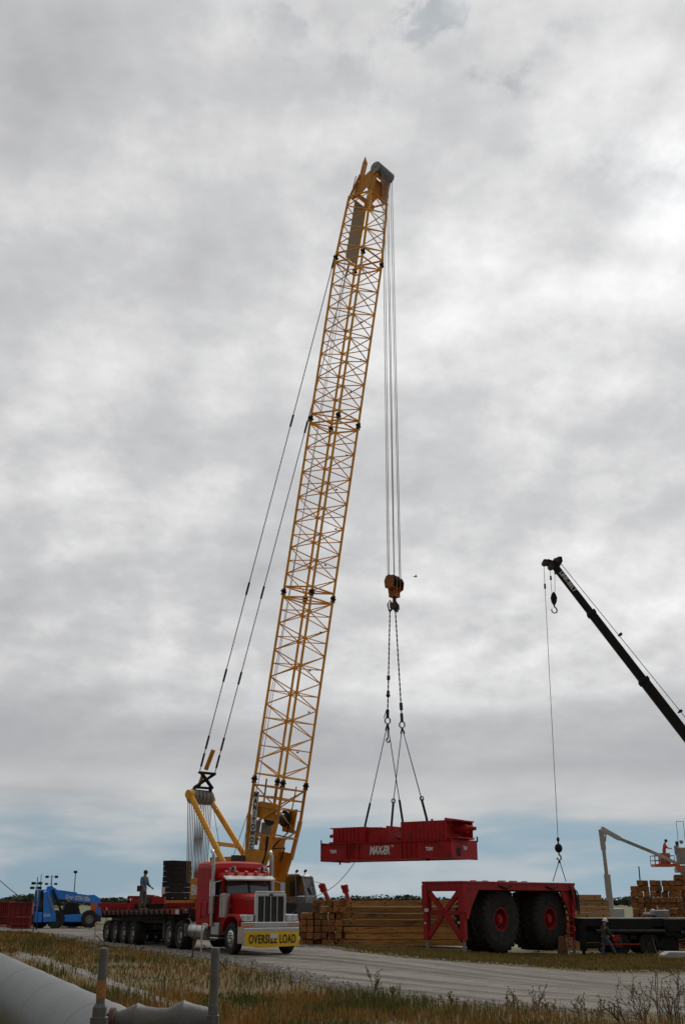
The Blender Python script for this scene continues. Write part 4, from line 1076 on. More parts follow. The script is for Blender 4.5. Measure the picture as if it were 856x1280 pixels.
# sleeper with raised roof
m = MB(); loft(m, [sec(-1.93, 1.16, .98, 2.95, .2), sec(-2.1, 1.2, .98, 3.12, .2), sec(-2.6, 1.2, .98, 3.2, .2), sec(-3.45, 1.2, .98, 3.22, .22)])
m.box((-2.7, 0, .92), (1.5, 2.42, .1))
slp = m.build('sleeper', 'truck_red', truck, .03)
m = MB(); m.box((-2.5, -1.215, 1.5), (.5, .02, .5)); m.box((-3.12, -1.215, 1.45), (.5, .02, .62)); m.build('side_hatch', 'truck_red', slp, .008)
for sy in (-1, 1):
    m = MB(); m.tube((-1.78, sy * 1.2, .9), (-1.78, sy * 1.2, 1.35), .07, n=12); m.tube((-1.78, sy * 1.2, 1.35), (-1.78, sy * 1.2, 2.55), .11, n=16)
    m.path([(-1.78, sy * 1.2, 2.5), (-1.78, sy * 1.2, 3.3), (-1.80, sy * 1.2, 3.42), (-1.88, sy * 1.2, 3.52), (-1.98, sy * 1.2, 3.58)], .068, 12)
    m.build('exhaust_stack', 'brushed', truck)
    m = MB(); m.tube((-.98, sy * 1.02, 1.22), (-.98, sy * 1.02, 1.98), .19, n=20); m.lathe([(.2, 0), (.2, .05), (.1, .1), (.001, .1)], (-.98, sy * 1.02, 1.96), (0, 0, 1), 20); m.bar((-.98, sy * .8, 1.6), (-.98, sy * 1.0, 1.6), .1, .1); m.build('air_cleaner', 'brushed', truck)
    m = MB(); m.tube((-2.3, sy * .95, .72), (-4.0, sy * .95, .72), .33, n=24); 
    for x in (-2.5, -3.15, -3.8): m.tube((x - .03, sy * .95, .72), (x + .03, sy * .95, .72), .34, n=24)
    m.build('fuel_tank', 'brushed', truck)
    m = MB(); m.box((-1.55, sy * 1.0, .5), (.8, .36, .06)); m.box((-1.55, sy * 1.0, .82), (.75, .32, .42)); m.build('battery_step', 'brushed', truck, .02)
    m = MB(); m.box((-1.25, sy * 1.42, 2.2), (.06, .2, .5)); m.bar((-1.3, sy * 1.05, 2.5), (-1.25, sy * 1.42, 2.42), .03, .03); m.bar((-1.3, sy * 1.05, 1.95), (-1.25, sy * 1.42, 1.98), .03, .03); m.build('mirror', 'chrome' if sy < 0 else 'chrome', truck)
    m = MB(); m.prism([(-5.65 + .68 * math.cos(a), .53 + .72 * math.sin(a) if 0 else .56 + .66 * math.sin(a)) for a in [math.pi * (1 - k / 10) for k in range(5)]] + [(-5.3, 1.2), (-4.4, 1.16), (-4.28, .7), (-4.32, .7), (-4.45, 1.12), (-5.3, 1.16)], .05, (0, sy * 1.0, 0), (1, 0, 0), (0, 0, 1)) if False else m.path([(-4.25, sy * 1.0, .55), (-4.3, sy * 1.0, .9), (-4.5, sy * 1.0, 1.12), (-4.9, sy * 1.0, 1.17)], .04, 6); m.bar((-4.28, sy * 1.0, .5), (-4.3, sy * 1.0, .95), .62, .02, (1, 0, 0)); m.build('mudguard', 'brushed', truck)
m = MB(); m.box((-5.65, 0, 1.02), (1.3, .9, .1)); m.tube((-5.65, 0, 1.05), (-5.65, 0, 1.12), .45, n=24); m.build('fifth_wheel', 'dark_steel', truck)
m = MB(); m.box((.5, -.05, .3), (.3, .7, .12)); m.build('skid_plate', 'black_steel', truck)
# ------------------------------------------------------------ flatbed trailer
def tl2w(p): return tr0 + FW * p[0] + LF * p[1] + V((0, 0, p[2]))
king = tl2w((-5.65, 0, 0)); ptA = R(30); TB = V((-math.sin(ptA), math.cos(ptA), 0))
rear_t = along_px(king - V((math.cos(ptA), math.sin(ptA), 0)) * 1.28 + V((0, 0, 1.3)), TB, 127)
TLn = max(9.0, min(13.0, rear_t)); print('trailer len', TLn)
TL0 = king + TB * TLn; zr = g(TL0.x, TL0.y) + .01
trz = math.atan2(-TB.y, -TB.x)
trailer = thing('flatbed_trailer', 'dark flatbed trailer with a plank deck, coupled behind the red semi truck', 'trailer', (TL0.x, TL0.y, zr), trz)
slope = math.atan2((1.52 - (zr + 1.38)), TLn); LL = TLn + 1.5
def dz(x): return 1.38 + math.tan(slope) * x - .0
rot = Matrix.Rotation(-slope, 3, 'Y')
m = MB(); 
for k in range(int(LL / .3)):
    m.box((k * .3 + .15, 0, dz(k * .3) - .03 + random.uniform(-.006, .006)), (.28, 2.5, .05), rot=rot)
m.build('deck', 'deck_wood', trailer)
m = MB()
for sy in (-1, 1):
    m.bar((0, sy * 1.27, dz(0) - .08), (LL, sy * 1.27, dz(LL) - .08), .2, .06, V((0, 1, 0)))
    m.bar((0, sy * .5, dz(0) - .33), (LL, sy * .5, dz(LL) - .3), .14, .45, V((0, 0, 1)))
    for k in range(int(LL / .6)): m.box((.3 + k * .6, sy * 1.33, dz(k * .6) - .1), (.06, .07, .2))
for k in range(int(LL / .45)): m.box((.2 + k * .45, 0, dz(k * .45) - .13), (.09, 2.5, .12))
m.box((0, 0, dz(0) - .16), (.1, 2.5, .28)); m.box((LL, 0, dz(LL) - .16), (.1, 2.5, .28))
m.box((7.2 - 4.2, 0, .75), (4.2, 1.0, .2)); 
for k in range(12): 
    x = 4.9 + k * .33; m.path([(x, -1.1, dz(x) - .2), (x + .1, -1.15, dz(x) - .34), (x + .2, -1.1, dz(x) - .44), (x + .33, -1.1, dz(x) - .2)], .035, 5)
m.build('frame', 'trailer_paint', trailer)
rm_, wm_ = MB(), MB()
for k in range(int(LL / .3)):
    for sy in (-1, 1): (rm_ if k % 2 else wm_).box((.15 + k * .3, sy * 1.302 if abs(1) else 0, dz(k * .3) - .045), (.2 if k % 2 else .12, .008, .045))
rm_.build('red_reflector', 'reflect_red', trailer); wm_.build('white_reflector', 'reflect_white', trailer)
m = MB(); m.box((LL - 1.3, -1.31, dz(LL) - .12), (.9, .03, .22)); pl_ = m.build('sign_plate', 'load_red', trailer)
m = MB(); m.box((LL - 1.1, -1.33, dz(LL) - .12), (.38, .02, .17)); m.build('license_plate', 'white_paint', trailer)
for k in range(4):
    x = .75 + k * 1.15
    for sy in (-1, 1): wheel(trailer, (x, sy * .98, .49), (0, sy, 0), .49, .56, rim='brushed', hub_r=.52, dish=.3)
m = MB()
for k in range(4): m.tube((.75 + k * 1.15, -.9, .49), (.75 + k * 1.15, .9, .49), .08)
m.build('axle', 'dark_steel', trailer)
for sy in (-1, 1):
    m = MB(); m.box((LL - 3.4, sy * .9, .8), (.14, .14, .9)); m.box((LL - 3.4, sy * .9, .3), (.3, .3, .04)); m.build('landing_leg', 'dark_steel', trailer)
# ------------------------------------------------------------ people
def skin_obj(name, joints, edges, rad, m_, parent, sub=2, root=None):
    keys = list(joints); idx = {k: i for i, k in enumerate(keys)}
    me = bpy.data.meshes.new(name); me.from_pydata([tuple(joints[k]) for k in keys], [(idx[a], idx[b]) for a, b in edges], [])
    me.materials.append(M[m_]); o = bpy.data.objects.new(name, me); COL.objects.link(o); o.parent = parent
    md = o.modifiers.new('Skin', 'SKIN'); md.use_smooth_shade = True
    sv = me.skin_vertices[0].data
    for k in keys: r = rad[k]; sv[idx[k]].radius = (r, r) if not isinstance(r, tuple) else r
    sv[idx[root or keys[0]]].use_root = True
    sb = o.modifiers.new('Sub', 'SUBSURF'); sb.levels = sub; sb.render_levels = sub
    return o
def person(label, loc, rz, P, shirt, pants, hat=None, hatcol='white_paint', bag=False, group=None):
    """P: joint positions, x forward, y left, z up, hips near (0,0,.95)"""
    t = thing('person', label, 'person', loc, rz, group)
    J = {k: V(v) for k, v in P.items()}
    J['spine'] = J['pelvis'].lerp(J['chest'], .5)
    hd_ = J['head']; up = (hd_ - J['neck']).normalized(); fx = V((math.cos(P_face := J.pop('face').x if 'face' in J else 0), math.sin(P_face), 0)) if True else None
    J['top'] = hd_ + up * .09
    E = [('pelvis', 'spine'), ('spine', 'chest'), ('chest', 'neck'), ('neck', 'head'), ('head', 'top')]
    rad = dict(pelvis=(.12, .11), spine=(.11, .10), chest=(.12, .10), neck=.058, head=(.078, .095), top=.06)
    for s in 'lr':
        J[s + 'sh2'] = J['chest'].lerp(J[s + 'sh'], .55)
        E += [('chest', s + 'sh'), (s + 'sh', s + 'el'), (s + 'el', s + 'wr'), ('pelvis', s + 'hip'), (s + 'hip', s + 'kn'), (s + 'kn', s + 'an'), (s + 'an', s + 'toe')]
        rad.update({s + 'sh': .068, s + 'el': .044, s + 'wr': .028, s + 'hip': .092, s + 'kn': .06, s + 'an': .042, s + 'toe': .036})
        J.pop(s + 'sh2')
        # palm and fingers
        d = (J[s + 'wr'] - J[s + 'el']).normalized(); J[s + 'pa'] = J[s + 'wr'] + d * .075; E.append((s + 'wr', s + 'pa')); rad[s + 'pa'] = (.036, .018)
    body = skin_obj('body', J, E, rad, 'skin', t, 2, 'pelvis')
    for s in 'lr':
        d = (J[s + 'wr'] - J[s + 'el']).normalized(); x, y, _ = frame(d)
        hb_ = MB()
        for f in range(4):
            a = J[s + 'pa'] + y * (.028 - .0187 * f) ; b = a + d * (.045, .05, .047, .036)[f] + x * .01; c = b + d * .02 + x * .03
            hb_.path([a - d * .01, a.lerp(b, .5), b, c], .0095, 6, .007)
        a = J[s + 'wr'] + d * .03 + y * .03; hb_.path([a, a + d * .03 + y * .025, a + d * .06 + y * .028 + x * .01], .011, 6, .008)
        hb_.build('hand', 'skin', t)
    # face
    f_ = MB(); fr = V((math.cos(P_face), math.sin(P_face), 0)); sd_ = V((-fr.y, fr.x, 0))
    f_.add([hd_ + fr * .085 + sd_ * .014, hd_ + fr * .085 - sd_ * .014, hd_ + fr * .115 - up * .03, hd_ + fr * .09 + up * .02], [(0, 1, 2), (1, 3, 2), (3, 0, 2), (0, 3, 1)])
    for q in (-1, 1): f_.sph(hd_ + sd_ * q * .085 - up * .01, .028, 8, (.5, .5, 1))
    f_.build('face', 'skin', t)
    f_ = MB()
    for q in (-1, 1): f_.sph(hd_ + fr * .088 + sd_ * q * .032 + up * .015, .012, 8)
    f_.build('eyes', 'hair', t)
    h_ = MB()
    if hat:
        c = hd_ + up * .05
        h_.lathe([(.14, 0), (.135, .02), (.125, .03), (.12, .08), (.09, .125), (.045, .15), (.001, .155)], c, up, 20); h_.lathe([(.001, .0), (.14, .0)], c, up, 20)
        h_.bar(c + fr * .1, c + fr * .19 - up * .01, .16, .012); h_.build('hard_hat', hatcol, t)
    else:
        h_.lathe([(.098, -.03), (.104, .02), (.09, .075), (.05, .11), (.001, .12)], hd_ + up * .02 - fr * .012, up, 16); h_.build('hair', 'hair', t)
    # shirt
    Js = {k: J[k] for k in ('pelvis', 'spine', 'chest', 'lsh', 'rsh')}; Js['collar'] = J['chest'].lerp(J['neck'], .75)
    Js['hem'] = J['pelvis'] - V((0, 0, .02))
    r2 = dict(pelvis=(.165, .135), spine=(.16, .13), chest=(.18, .14), lsh=.088, rsh=.088, collar=.075, hem=(.165, .135))
    E2 = [('chest', 'spine'), ('spine', 'pelvis'), ('pelvis', 'hem'), ('chest', 'lsh'), ('chest', 'rsh'), ('chest', 'collar')]
    for s in 'lr':
        Js[s + 'e'] = J[s + 'el']; r2[s + 'e'] = .066; Js[s + 'c'] = J[s + 'el'].lerp(J[s + 'wr'], .85); r2[s + 'c'] = .045; E2 += [(s + 'sh', s + 'e'), (s + 'e', s + 'c')]
    skin_obj('shirt', Js, E2, r2, shirt, t, 2, 'chest')
    Jp = {k: J[k] for k in ('pelvis', 'lhip', 'rhip', 'lkn', 'rkn')}; E3 = [('pelvis', 'waist')]; Jp['waist'] = J['pelvis'].lerp(J['spine'], .5)
    r3 = dict(pelvis=(.162, .13), waist=(.15, .12), lhip=.108, rhip=.108, lkn=.082, rkn=.082)
    for s in 'lr': Jp[s + 'c'] = J[s + 'kn'].lerp(J[s + 'an'], .93); r3[s + 'c'] = .07; E3 += [('pelvis', s + 'hip'), (s + 'hip', s + 'kn'), (s + 'kn', s + 'c')]
    skin_obj('trousers', Jp, E3, r3, pants, t, 2, 'pelvis')
    for s in 'lr':
        b_ = MB(); a = J[s + 'an']; q = J[s + 'toe']; d = V((q.x - a.x, q.y - a.y, 0)); d = d.normalized() if d.length > .01 else fr
        zf = q.z - .035
        b_.bar(V((a.x, a.y, zf + .045)) - d * .07, V((q.x, q.y, zf + .035)) + d * .05, .1, .08); b_.tube(V((a.x, a.y, zf + .03)), a + V((0, 0, .08)), .055, .06, n=10)
        b_.build('boot', 'boots', t, .02)
    if bag:
        b_ = MB(); b_.box(J['pelvis'] + V((-.12, -.1, .0)), (.22, .2, .26)); b_.build('tool_bag', 'leather', t, .03)
    return t
# man standing on the trailer deck
pm = onplane(178, 1134, tl2w((0, 0, 1.5)) , V((0, 0, 1))) if False else None
q0 = V((TL0.x, TL0.y, 0)); hd3 = -TB
nrm = V((0, 0, 1))
def decktop(t_): return zr + dz(t_) + .0
best = None
for k in range(60):
    t_ = LL * k / 60; base_ = q0 + hd3 * t_ + V((0, 0, decktop(t_)))
    pxk = 428 + F * base_.x / (base_.y * CT + (base_.z - CZ) * ST)
    if best is None or abs(pxk - 178) < best[0]: best = (abs(pxk - 178), base_)
person('man in a blue-grey shirt with a tool bag, standing on the flatbed trailer deck', best[1], R(-25),
       dict(pelvis=(0, 0, .95), chest=(.03, 0, 1.32), neck=(.05, 0, 1.5), head=(.08, 0, 1.63), lsh=(.03, .19, 1.4), rsh=(.03, -.19, 1.4), lel=(.08, .24, 1.13), rel=(.05, -.25, 1.12),
            lwr=(.3, .2, 1.0), rwr=(.22, -.24, .92), lhip=(0, .1, .9), rhip=(0, -.1, .9), lkn=(.05, .11, .5), rkn=(-.02, -.11, .5), lan=(.0, .12, .09), ran=(-.06, -.12, .09), ltoe=(.16, .13, .035), rtoe=(.1, -.14, .035), face=(-.3, 0, 0)),
       'shirt_blue', 'trousers_grey', bag=True)
# walking worker
pw = onground(757, 1197)
person('worker in a white hard hat, dark shirt and jeans walking past the black crane carrier', pw, R(20),
       dict(pelvis=(0, 0, .93), chest=(.02, 0, 1.3), neck=(.04, 0, 1.48), head=(.07, 0, 1.61), lsh=(.02, .19, 1.39), rsh=(.02, -.19, 1.39), lel=(.1, .25, 1.12), rel=(.12, -.24, 1.12),
            lwr=(.3, .2, .98), rwr=(.32, -.22, 1.0), lhip=(0, .1, .88), rhip=(0, -.1, .88), lkn=(-.02, .1, .48), rkn=(.3, -.1, .52), lan=(-.12, .1, .09), ran=(.5, -.11, .14), ltoe=(.03, .1, .035), rtoe=(.66, -.12, .08), face=(0, 0, 0)),
       'shirt_dark', 'jeans', hat=True)
# ------------------------------------------------------------ timbers
TP = {}
def timber_mesh(key, L, w, h, m_, holes=True):
    mb = MB(); mb.box((0, 0, 0), (L, w, h)); n0 = len(mb.f); mb.cm = 1
    if holes:
        for x in (-L * .4, -L * .14, L * .14, L * .4):
            for sy in (-1, 1): mb.tube((x, sy * (w / 2 - .004), random.uniform(-.02, .02)), (x, sy * (w / 2 + .004), 0), .055, n=10)
    o = mb.build('timber', [m_, 'black_steel'], None, .018, 1)
    TP[key] = o; return o
def first(key):
    o = TP[key]
    if not o.get('used'): o['used'] = 1; return o
    return o.copy()
def place_timber(key, loc, rz, label, group):
    o = TP[key]; new = key in used_t
    if new: o = o.copy(); COL.objects.link(o)
    used_t.add(key); o.location = loc; o.rotation_euler = (random.uniform(-.012, .012), random.uniform(-.004, .004), rz + random.uniform(-.008, .008))
    tag(o, label, 'timber', group); return o
used_t = set()
ORD = ['bottom', 'second', 'third', 'fourth', 'fifth', 'sixth', 'seventh', 'eighth', 'ninth', 'tenth', 'eleventh', 'twelfth', 'thirteenth']
ROWN = ['front', 'second', 'third', 'fourth', 'fifth', 'sixth', 'seventh', 'eighth', 'ninth', 'tenth', 'eleventh', 'twelfth', 'thirteenth', 'fourteenth', 'fifteenth']
# long stack beside the crane cab
timber_mesh('A', 7.6, .40, .32, 'timber_orange')
ga = onground(422, 1181); yA = ga.y
topA = onplane(430, 1125.5, V((0, yA, 0)), V((0, 1, 0))).z
zbA = g(ga.x + 3, yA) - .02; nA_ = 7; hA = (topA - zbA) / nA_
for o in [TP['A']]: o.scale.z = hA / .355
for q in range(nA_):
    for rw in range(4):
        x0 = ga.x + (0, .05, .0, -.03, .0, -.02, -.05)[q] + random.uniform(-.04, .04) + (.35 if q < 3 and rw == 0 else 0)
        place_timber('A', (x0 + 3.8, yA + .22 + rw * .43, zbA + hA * (q + .5)), random.uniform(-.004, .004),
                     'orange-brown timber in the long stack, %s row, %s layer up' % (ROWN[rw], ORD[q]), 'timbers of the long stack')
# end-on stack left of it
timber_mesh('B', 3.6, .36, .32, 'timber_red', False)
gb = onground(380, 1181); 
TP['B'].scale.z = hA / .355
for q in range(nA_ ):
    for c in range(6):
        if q > 4 and c < 1: continue
        x = onplane(375 + 8.9 * c, 1170, V((0, yA, 0)), V((0, 1, 0))).x + (.25 if q > 4 else 0) + random.uniform(-.03, .03)
        place_timber('B', (x + .18, yA + 1.7 + random.uniform(-.22, .22) - (.15 if q in (1, 2) else 0), zbA + .03 + hA * (q + .5)), math.pi / 2 + random.uniform(-.02, .02),
                     'reddish end-on timber by the truck bumper, %s column, %s layer up' % (ROWN[c] if c else 'leftmost', ORD[q]), 'end-on timbers by the truck')
# pale stack behind the wheeled frame
timber_mesh('C', 3.8, .40, .32, 'timber_pale')
yC = 68.0
xr_ = onplane(761, 1140, V((0, yC, 0)), V((0, 1, 0))).x; zC = g(xr_, yC) - .02; topC = onplane(740, 1118, V((0, yC, 0)), V((0, 1, 0))).z
nC = 9; hC = (topC - zC) / nC; TP['C'].scale.z = hC / .35
for q in range(nC):
    for rw in range(3):
        dx = (-.42 if q == nC - 1 else 0) + random.uniform(-.04, .04) + (.05 if q == nC - 4 else 0)
        place_timber('C', (xr_ - 1.9 + dx, yC + .2 + rw * .43, zC + hC * (q + .5) + (.0)), 0,
                     'pale timber in the stack behind the wheeled frame, %s row, %s layer up' % (ROWN[rw], ORD[q]), 'timbers of the pale stack')
# tall end-on stack on the right
timber_mesh('D', 4.2, .345, .32, 'timber_red', False)
yD = 68.0
zD = g(15, yD) - .02; topD = onplane(820, 1100, V((0, yD, 0)), V((0, 1, 0))).z; nD = 12; hD = (topD - zD) / nD; TP['D'].scale.z = hD / .35
dpx = 8.0
for q in range(nD + 1):
    for c in range(15):
        if q == nD - 1 and c < 1: continue
        if q == nD and c < 7: continue
        x = onplane(791 + dpx * c, 1110, V((0, yD, 0)), V((0, 1, 0))).x
        place_timber('D', (x + 2.1 * math.sin(R(15)) + random.uniform(-.02, .02), yD + 2.1 * math.cos(R(15)) + random.uniform(-.18, .18), zD + hD * (q + .5)), math.pi / 2 - R(15) + random.uniform(-.01, .01),
                     'dark end-on timber in the tall right stack, %s column, %s layer up' % (ROWN[c] if c else 'leftmost', ORD[q]), 'timbers of the tall dark stack')
# light band of a flat cover on the long stack
# ------------------------------------------------------------ red wheeled frame
sD = V((math.sin(R(45)), math.cos(R(45)), 0)); eD = V((-sD.y, sD.x, 0))
wc = onground(581, 1193.5)
WLn = along_px(wc + V((0, 0, 2.8)), sD, 719); WWd = along_px(wc + V((0, 0, 2.8)), eD, 527); WHt = along_py(wc, V((0, 0, 1)), 1101) 
print('wagon', WLn, WWd, WHt, wc)
wag = thing('wheeled_frame', 'red steel frame standing on four giant black tyres, under the black crane\'s hook', 'crane attachment', wc, R(45))
WZ = g(wc.x + 2, wc.y + 3) - wc.z
m = MB(); m.box((WLn / 2, WWd / 2, WHt - .06), (WLn, WWd, .12)); 
for y in (.12, WWd - .12): m.box((WLn / 2, y, WHt - .26), (WLn - .1, .2, .3))
for x in (.15, WLn * .5, WLn - .2): m.box((x, WWd / 2, WHt - .3), (.24, WWd - .5, .34))
m.box((.06, WWd / 2, WHt - .28), (.1, WWd - .04, .3)); m.build('deck', 'carrier_red', wag, .015)
def rimslots(par, c, ax, r):
    c = V(c); a = V((0, ax, 0)); x, y, _ = frame(a); w_ = [o for o in bpy.data.objects if o.parent == wag and o.name.startswith('wheel')][-1]
    m = MB()
    for i in range(12):
        an = 2 * math.pi * i / 12; rd = x * math.cos(an) + y * math.sin(an); p = c + rd * r * .36 * .72 + a * .09
        m.tube(p, p + a * .05, r * .36 * .11, n=8)
    m.build('rim_hole', 'load_dark', w_); m = MB(); m.tube(c + a * .05, c + a * .34, r * .14, r * .12, n=20); m.build('hub', 'carrier_red', w_)
r_w = 38.6 / (1.06 * F) * (wc.y + 2.0) * 1.0
for k, pxw in enumerate((628.5, 690)):
    cx_ = along_px(wc + eD * .35 + V((0, 0, r_w)), sD, pxw)
    for y, ax in ((.42 + .42, -1), (WWd - .42 - .42, 1)):
        wheel(wag, (cx_, y, r_w - .02 + WZ * 0), (0, ax, 0), r_w, .88, rim='carrier_red', lug=30, hub_r=.36, hubmat='black_steel', dish=.35)
        rimslots(wag.children[-1] if 0 else None, (cx_, y, r_w - .02), ax, r_w)
    m = MB(); m.tube((cx_, .9, r_w), (cx_, WWd - .9, r_w), .2); m.box((cx_, WWd / 2, (r_w + WHt) / 2), (.5, .5, WHt - r_w)); m.build('axle', 'black_steel', wag)
for i, (x, y) in enumerate(((.16, .16), (.16, WWd - .16), (WLn - .25, .16), (WLn - .25, WWd - .16))):
    m = MB(); gz = g(*(wc + sD * x + eD * y).xy) - wc.z
    m.box((x, y, WHt - .8), (.34, .34, 1.25)); m.box((x, y, (WHt - 1.3 + .55) / 2 + .1), (.26, .26, WHt - 1.3 - .5))
    if x < 1 and y < 1: m.prism([(.1, WHt - .42), (1.15, WHt - .42), (.62, WHt - 1.1), (.3, WHt - 1.75), (.1, WHt - 1.75)], .08, (x - .1, y - .14, 0), (1, 0, 0), (0, 0, 1))
    if x > 1: m.prism([(-.1, WHt - .42), (-1.05, WHt - .42), (-.5, WHt - 1.2), (-.2, WHt - 1.8), (-.1, WHt - 1.8)], .08, (x, y, 0), (1, 0, 0), (0, 0, 1))
    lg = m.build('leg', 'carrier_red', wag, .012)
    m = MB(); m.tube((x, y, gz), (x, y, .75), .085, n=12); m.box((x, y, gz + .03), (.36, .36, .06)); m.build('foot', 'grey_steel', lg)
m = MB(); zT = WHt - .55; zM = WHt - 1.45; zL = .75
m.bar((.16, .3, zM), (.16, WWd - .3, zM), .14, .2)
cy = WWd / 2
for a, b in (((.3, WHt - .45), (cy, zM)), ((WWd - .3, WHt - .45), (cy, zM)), ((.3, zL), (cy, zM)), ((WWd - .3, zL), (cy, zM))): m.bar((.13, a[0], a[1]), (.13, b[0], b[1]), .24, .14, V((1, 0, 0)))
m.build('cross_brace', 'carrier_red', wag, .012)
m = MB(); m.box((-.03, WWd - .3, WHt - 1.35), (.03, .25, .16)); m.box((-.03, .3, WHt - 1.9), (.03, .1, .1)); m.box((-.03, WWd - .2, WHt - 1.95), (.03, .1, .1)); m.build('plate', 'white_paint', wag)
m = MB()
for q in range(16):
    x = WLn - random.uniform(-.15, .6); y = random.uniform(-.1, .3); z = WHt - random.uniform(.15, .4)
    m.path([(x, y, z), (x + .1, y - .05, z - random.uniform(.2, .5)), (x + random.uniform(.05, .25), y, z - random.uniform(.7, 1.3))], .035, 5)
for k in range(2):
    x = WLn * (.36 + .42 * k) ; m.path([(x - .6, .0, WHt - .2), (x, -.03, WHt - .32), (x + .5, .05, WHt - .2)], .05, 6)
m.build('cable_bundle', 'black_steel', wag)
m = MB()
for k in range(5): m.box((WLn * .15 + k * WLn * .1, random.choice((.2, .5)), WHt + .03), (random.uniform(.2, .6), .2, random.uniform(.03, .06)))
m.build('deck_plate', 'carrier_red', wag)
def wg2w(x, y, z): return wc + sD * x + eD * y + V((0, 0, z))
# ------------------------------------------------------------ black mobile crane
kc = onground(724, 1195)
mc = thing('mobile_crane', 'black truck-mounted crane whose long black telescopic boom reaches in from the right edge', 'crane', kc, 0)
gzc = [g(kc.x + q, kc.y) - kc.z for q in range(0, 16)]
LC = 13.5; zd = along_py(kc, V((0, 0, 1)), 1147.5)
print('carrier', kc, zd)
m = MB(); m.box((LC / 2 + .2, 1.3, zd - .22), (LC, 2.4, .42)); m.box((LC / 2, 1.3, zd - .7), (LC - .6, 1.4, .6)); m.box((5.6, .25, zd - .5), (2.4, .5, .9)); m.box((9.4, .28, zd - .55), (3.0, .5, 1.0))
m.box((2.6, .2, zd - .28), (2.4, .4, .5)); m.box((.7, 1.3, zd - .9), (1.0, 2.3, .5)); m.box((4.6, .2, zd - 1.25), (.9, .35, .6))
m.build('carrier_body', 'black_steel', mc, .03)
m = MB(); m.tube((.9, .0, zd - .62), (4.4, .0, zd - .62), .09, n=12); m.tube((5.2, -.03, zd - .70), (LC, -.03, zd - .66), .11, n=12); m.tube((5.0, -.03, zd - 1.05), (LC, -.03, zd - 1.0), .09, n=12)
m.build('outrigger_tube', 'dark_steel', mc)
for k, x in enumerate((2.1, 3.6, 8.2, 9.6, 11.0)):
    for y, ax in ((.3, -1), (2.3, 1)): wheel(mc, (x, y, .55 + g(kc.x + x, kc.y) - kc.z), (0, ax, 0), .55, .42, rim='dark_steel', hub_r=.55)
for x in (.25, 7.0, 12.4):
    m = MB(); gz = g(kc.x + x, kc.y) - kc.z; m.box((x, .1, zd - .95), (.3, .3, 1.2)); m.tube((x, .1, gz + .05), (x, .1, zd - 1.2), .09); m.box((x, .1, gz + .05), (.5, .5, .08)); m.build('outrigger_leg', 'black_steel', mc)
m = MB()
for sx in (-.55, -.2): m.bar((sx, -.05, .35), (sx, -.05, zd + .15), .04, .04)
for k in range(6): m.bar((-.55, -.05, .5 + k * .3), (-.2, -.05, .5 + k * .3), .035, .035)
m.build('ladder', 'load_red', mc)
m = MB(); m.sph((1.1, -.02, zd - 1.5), .14, 10); m.box((2.0, .1, zd - 1.15), (.4, .3, .5)); m.tube((1.3, -.05, zd - 1.1), (1.3, .1, zd - 1.1), .17, n=14); m.box((.8, .1, zd - 1.4), (.9, .3, .08)); m.build('valve_block', 'dark_steel', mc, .02)
m = MB(); m.box((1.9, 0, zd - .95), (.35, .2, .3)); m.box((2.0, .0, .55), (2.2, .12, .08)); m.build('tool_box', 'load_red', mc, .02)
m = MB()
for k in range(14):
    x = random.uniform(.6, 12.5); z = random.uniform(.5, zd - .35); m.box((x, random.uniform(-.06, .1), z), (random.uniform(.2, .9), .2, random.uniform(.1, .35)))
for k in range(8):
    x = random.uniform(.6, 11); m.path([(x, -.08, zd - .3), (x + .3, -.14, zd - .7), (x + .8, -.12, zd - .9), (x + 1.2, -.08, zd - .6)], .03, 5)
m.build('side_fittings', 'black_steel', mc, .02)
m = MB(); m.sph((2.95 + 1.2, 1.0, zd + .22), .2, 12); m.box((4.6, 1.0, zd + .2), (.7, .4, .35)); m.tube((3.6, .9, zd + .15), (4.9, .9, zd + .15), .1); m.build('engine_unit', 'grey_steel', mc, .04)
# superstructure, out of frame to the right, and the boom
piv = w_ = onplane(985, 1085, V((0, kc.y + 1.2, 0)), V((0, 1, 0))) - kc
tipw = W(690, 704, 66.0); tip = tipw - kc
m = MB(); m.box((piv.x - 1.0, 1.3, (piv.z + zd) / 2 - .1), (3.4, 2.2, piv.z - zd + .5)); m.tube((piv.x - 1.2, 1.3, zd - .1), (piv.x - 1.2, 1.3, zd + .2), 1.0, n=24); m.box((piv.x + 1.6, 1.3, zd + .8), (1.6, 2.4, 1.2)); m.build('superstructure', 'black_steel', mc, .04)
m = MB(); m.box((piv.x + .9, -.3, zd + 1.0), (1.7, .9, 1.7)); cb_ = m.build('operator_cab', 'black_steel', mc, .06)
m = MB(); m.box((piv.x + .6, -.3, zd + 1.3), (1.15, .94, .9)); m.build('window', 'glass', cb_)
bd = (tip - piv); BLn = bd.length; bd.normalize()
secs_ = [(0, .36, .68), (.30, .31, .58), (.56, .26, .50), (.80, .22, .43)]
for i, (t0, hw_, w_h) in enumerate(secs_):
    t1 = [.33, .585, .82, 1.0][i]
    m = MB(); a = piv + bd * BLn * t0 * 1.0; b = piv + bd * BLn * t1
    m.bar(a, b, hw_ * 2, w_h * .95, V((0, 0, 1)) if 0 else None); m.bar(b - bd * .25, b, hw_ * 2 + .1, w_h * .95 + .1)
    m.build('boom_section', 'black_steel', mc, .05)
x_, y_, _a = frame(bd)
upb = y_ if y_.z > 0 else -y_
m = MB()
for t in (.2, .46, .72): 
    p = piv + bd * BLn * t + upb * .42; m.tube(p, p + upb * .22, .05); m.tube(p + upb * .18 - V((0, .12, 0)), p + upb * .18 + V((0, .12, 0)), .09)
m.tube(piv + upb * .75, tip + upb * .38, .02, n=5); m.build('boom_rope', 'dark_steel', mc)
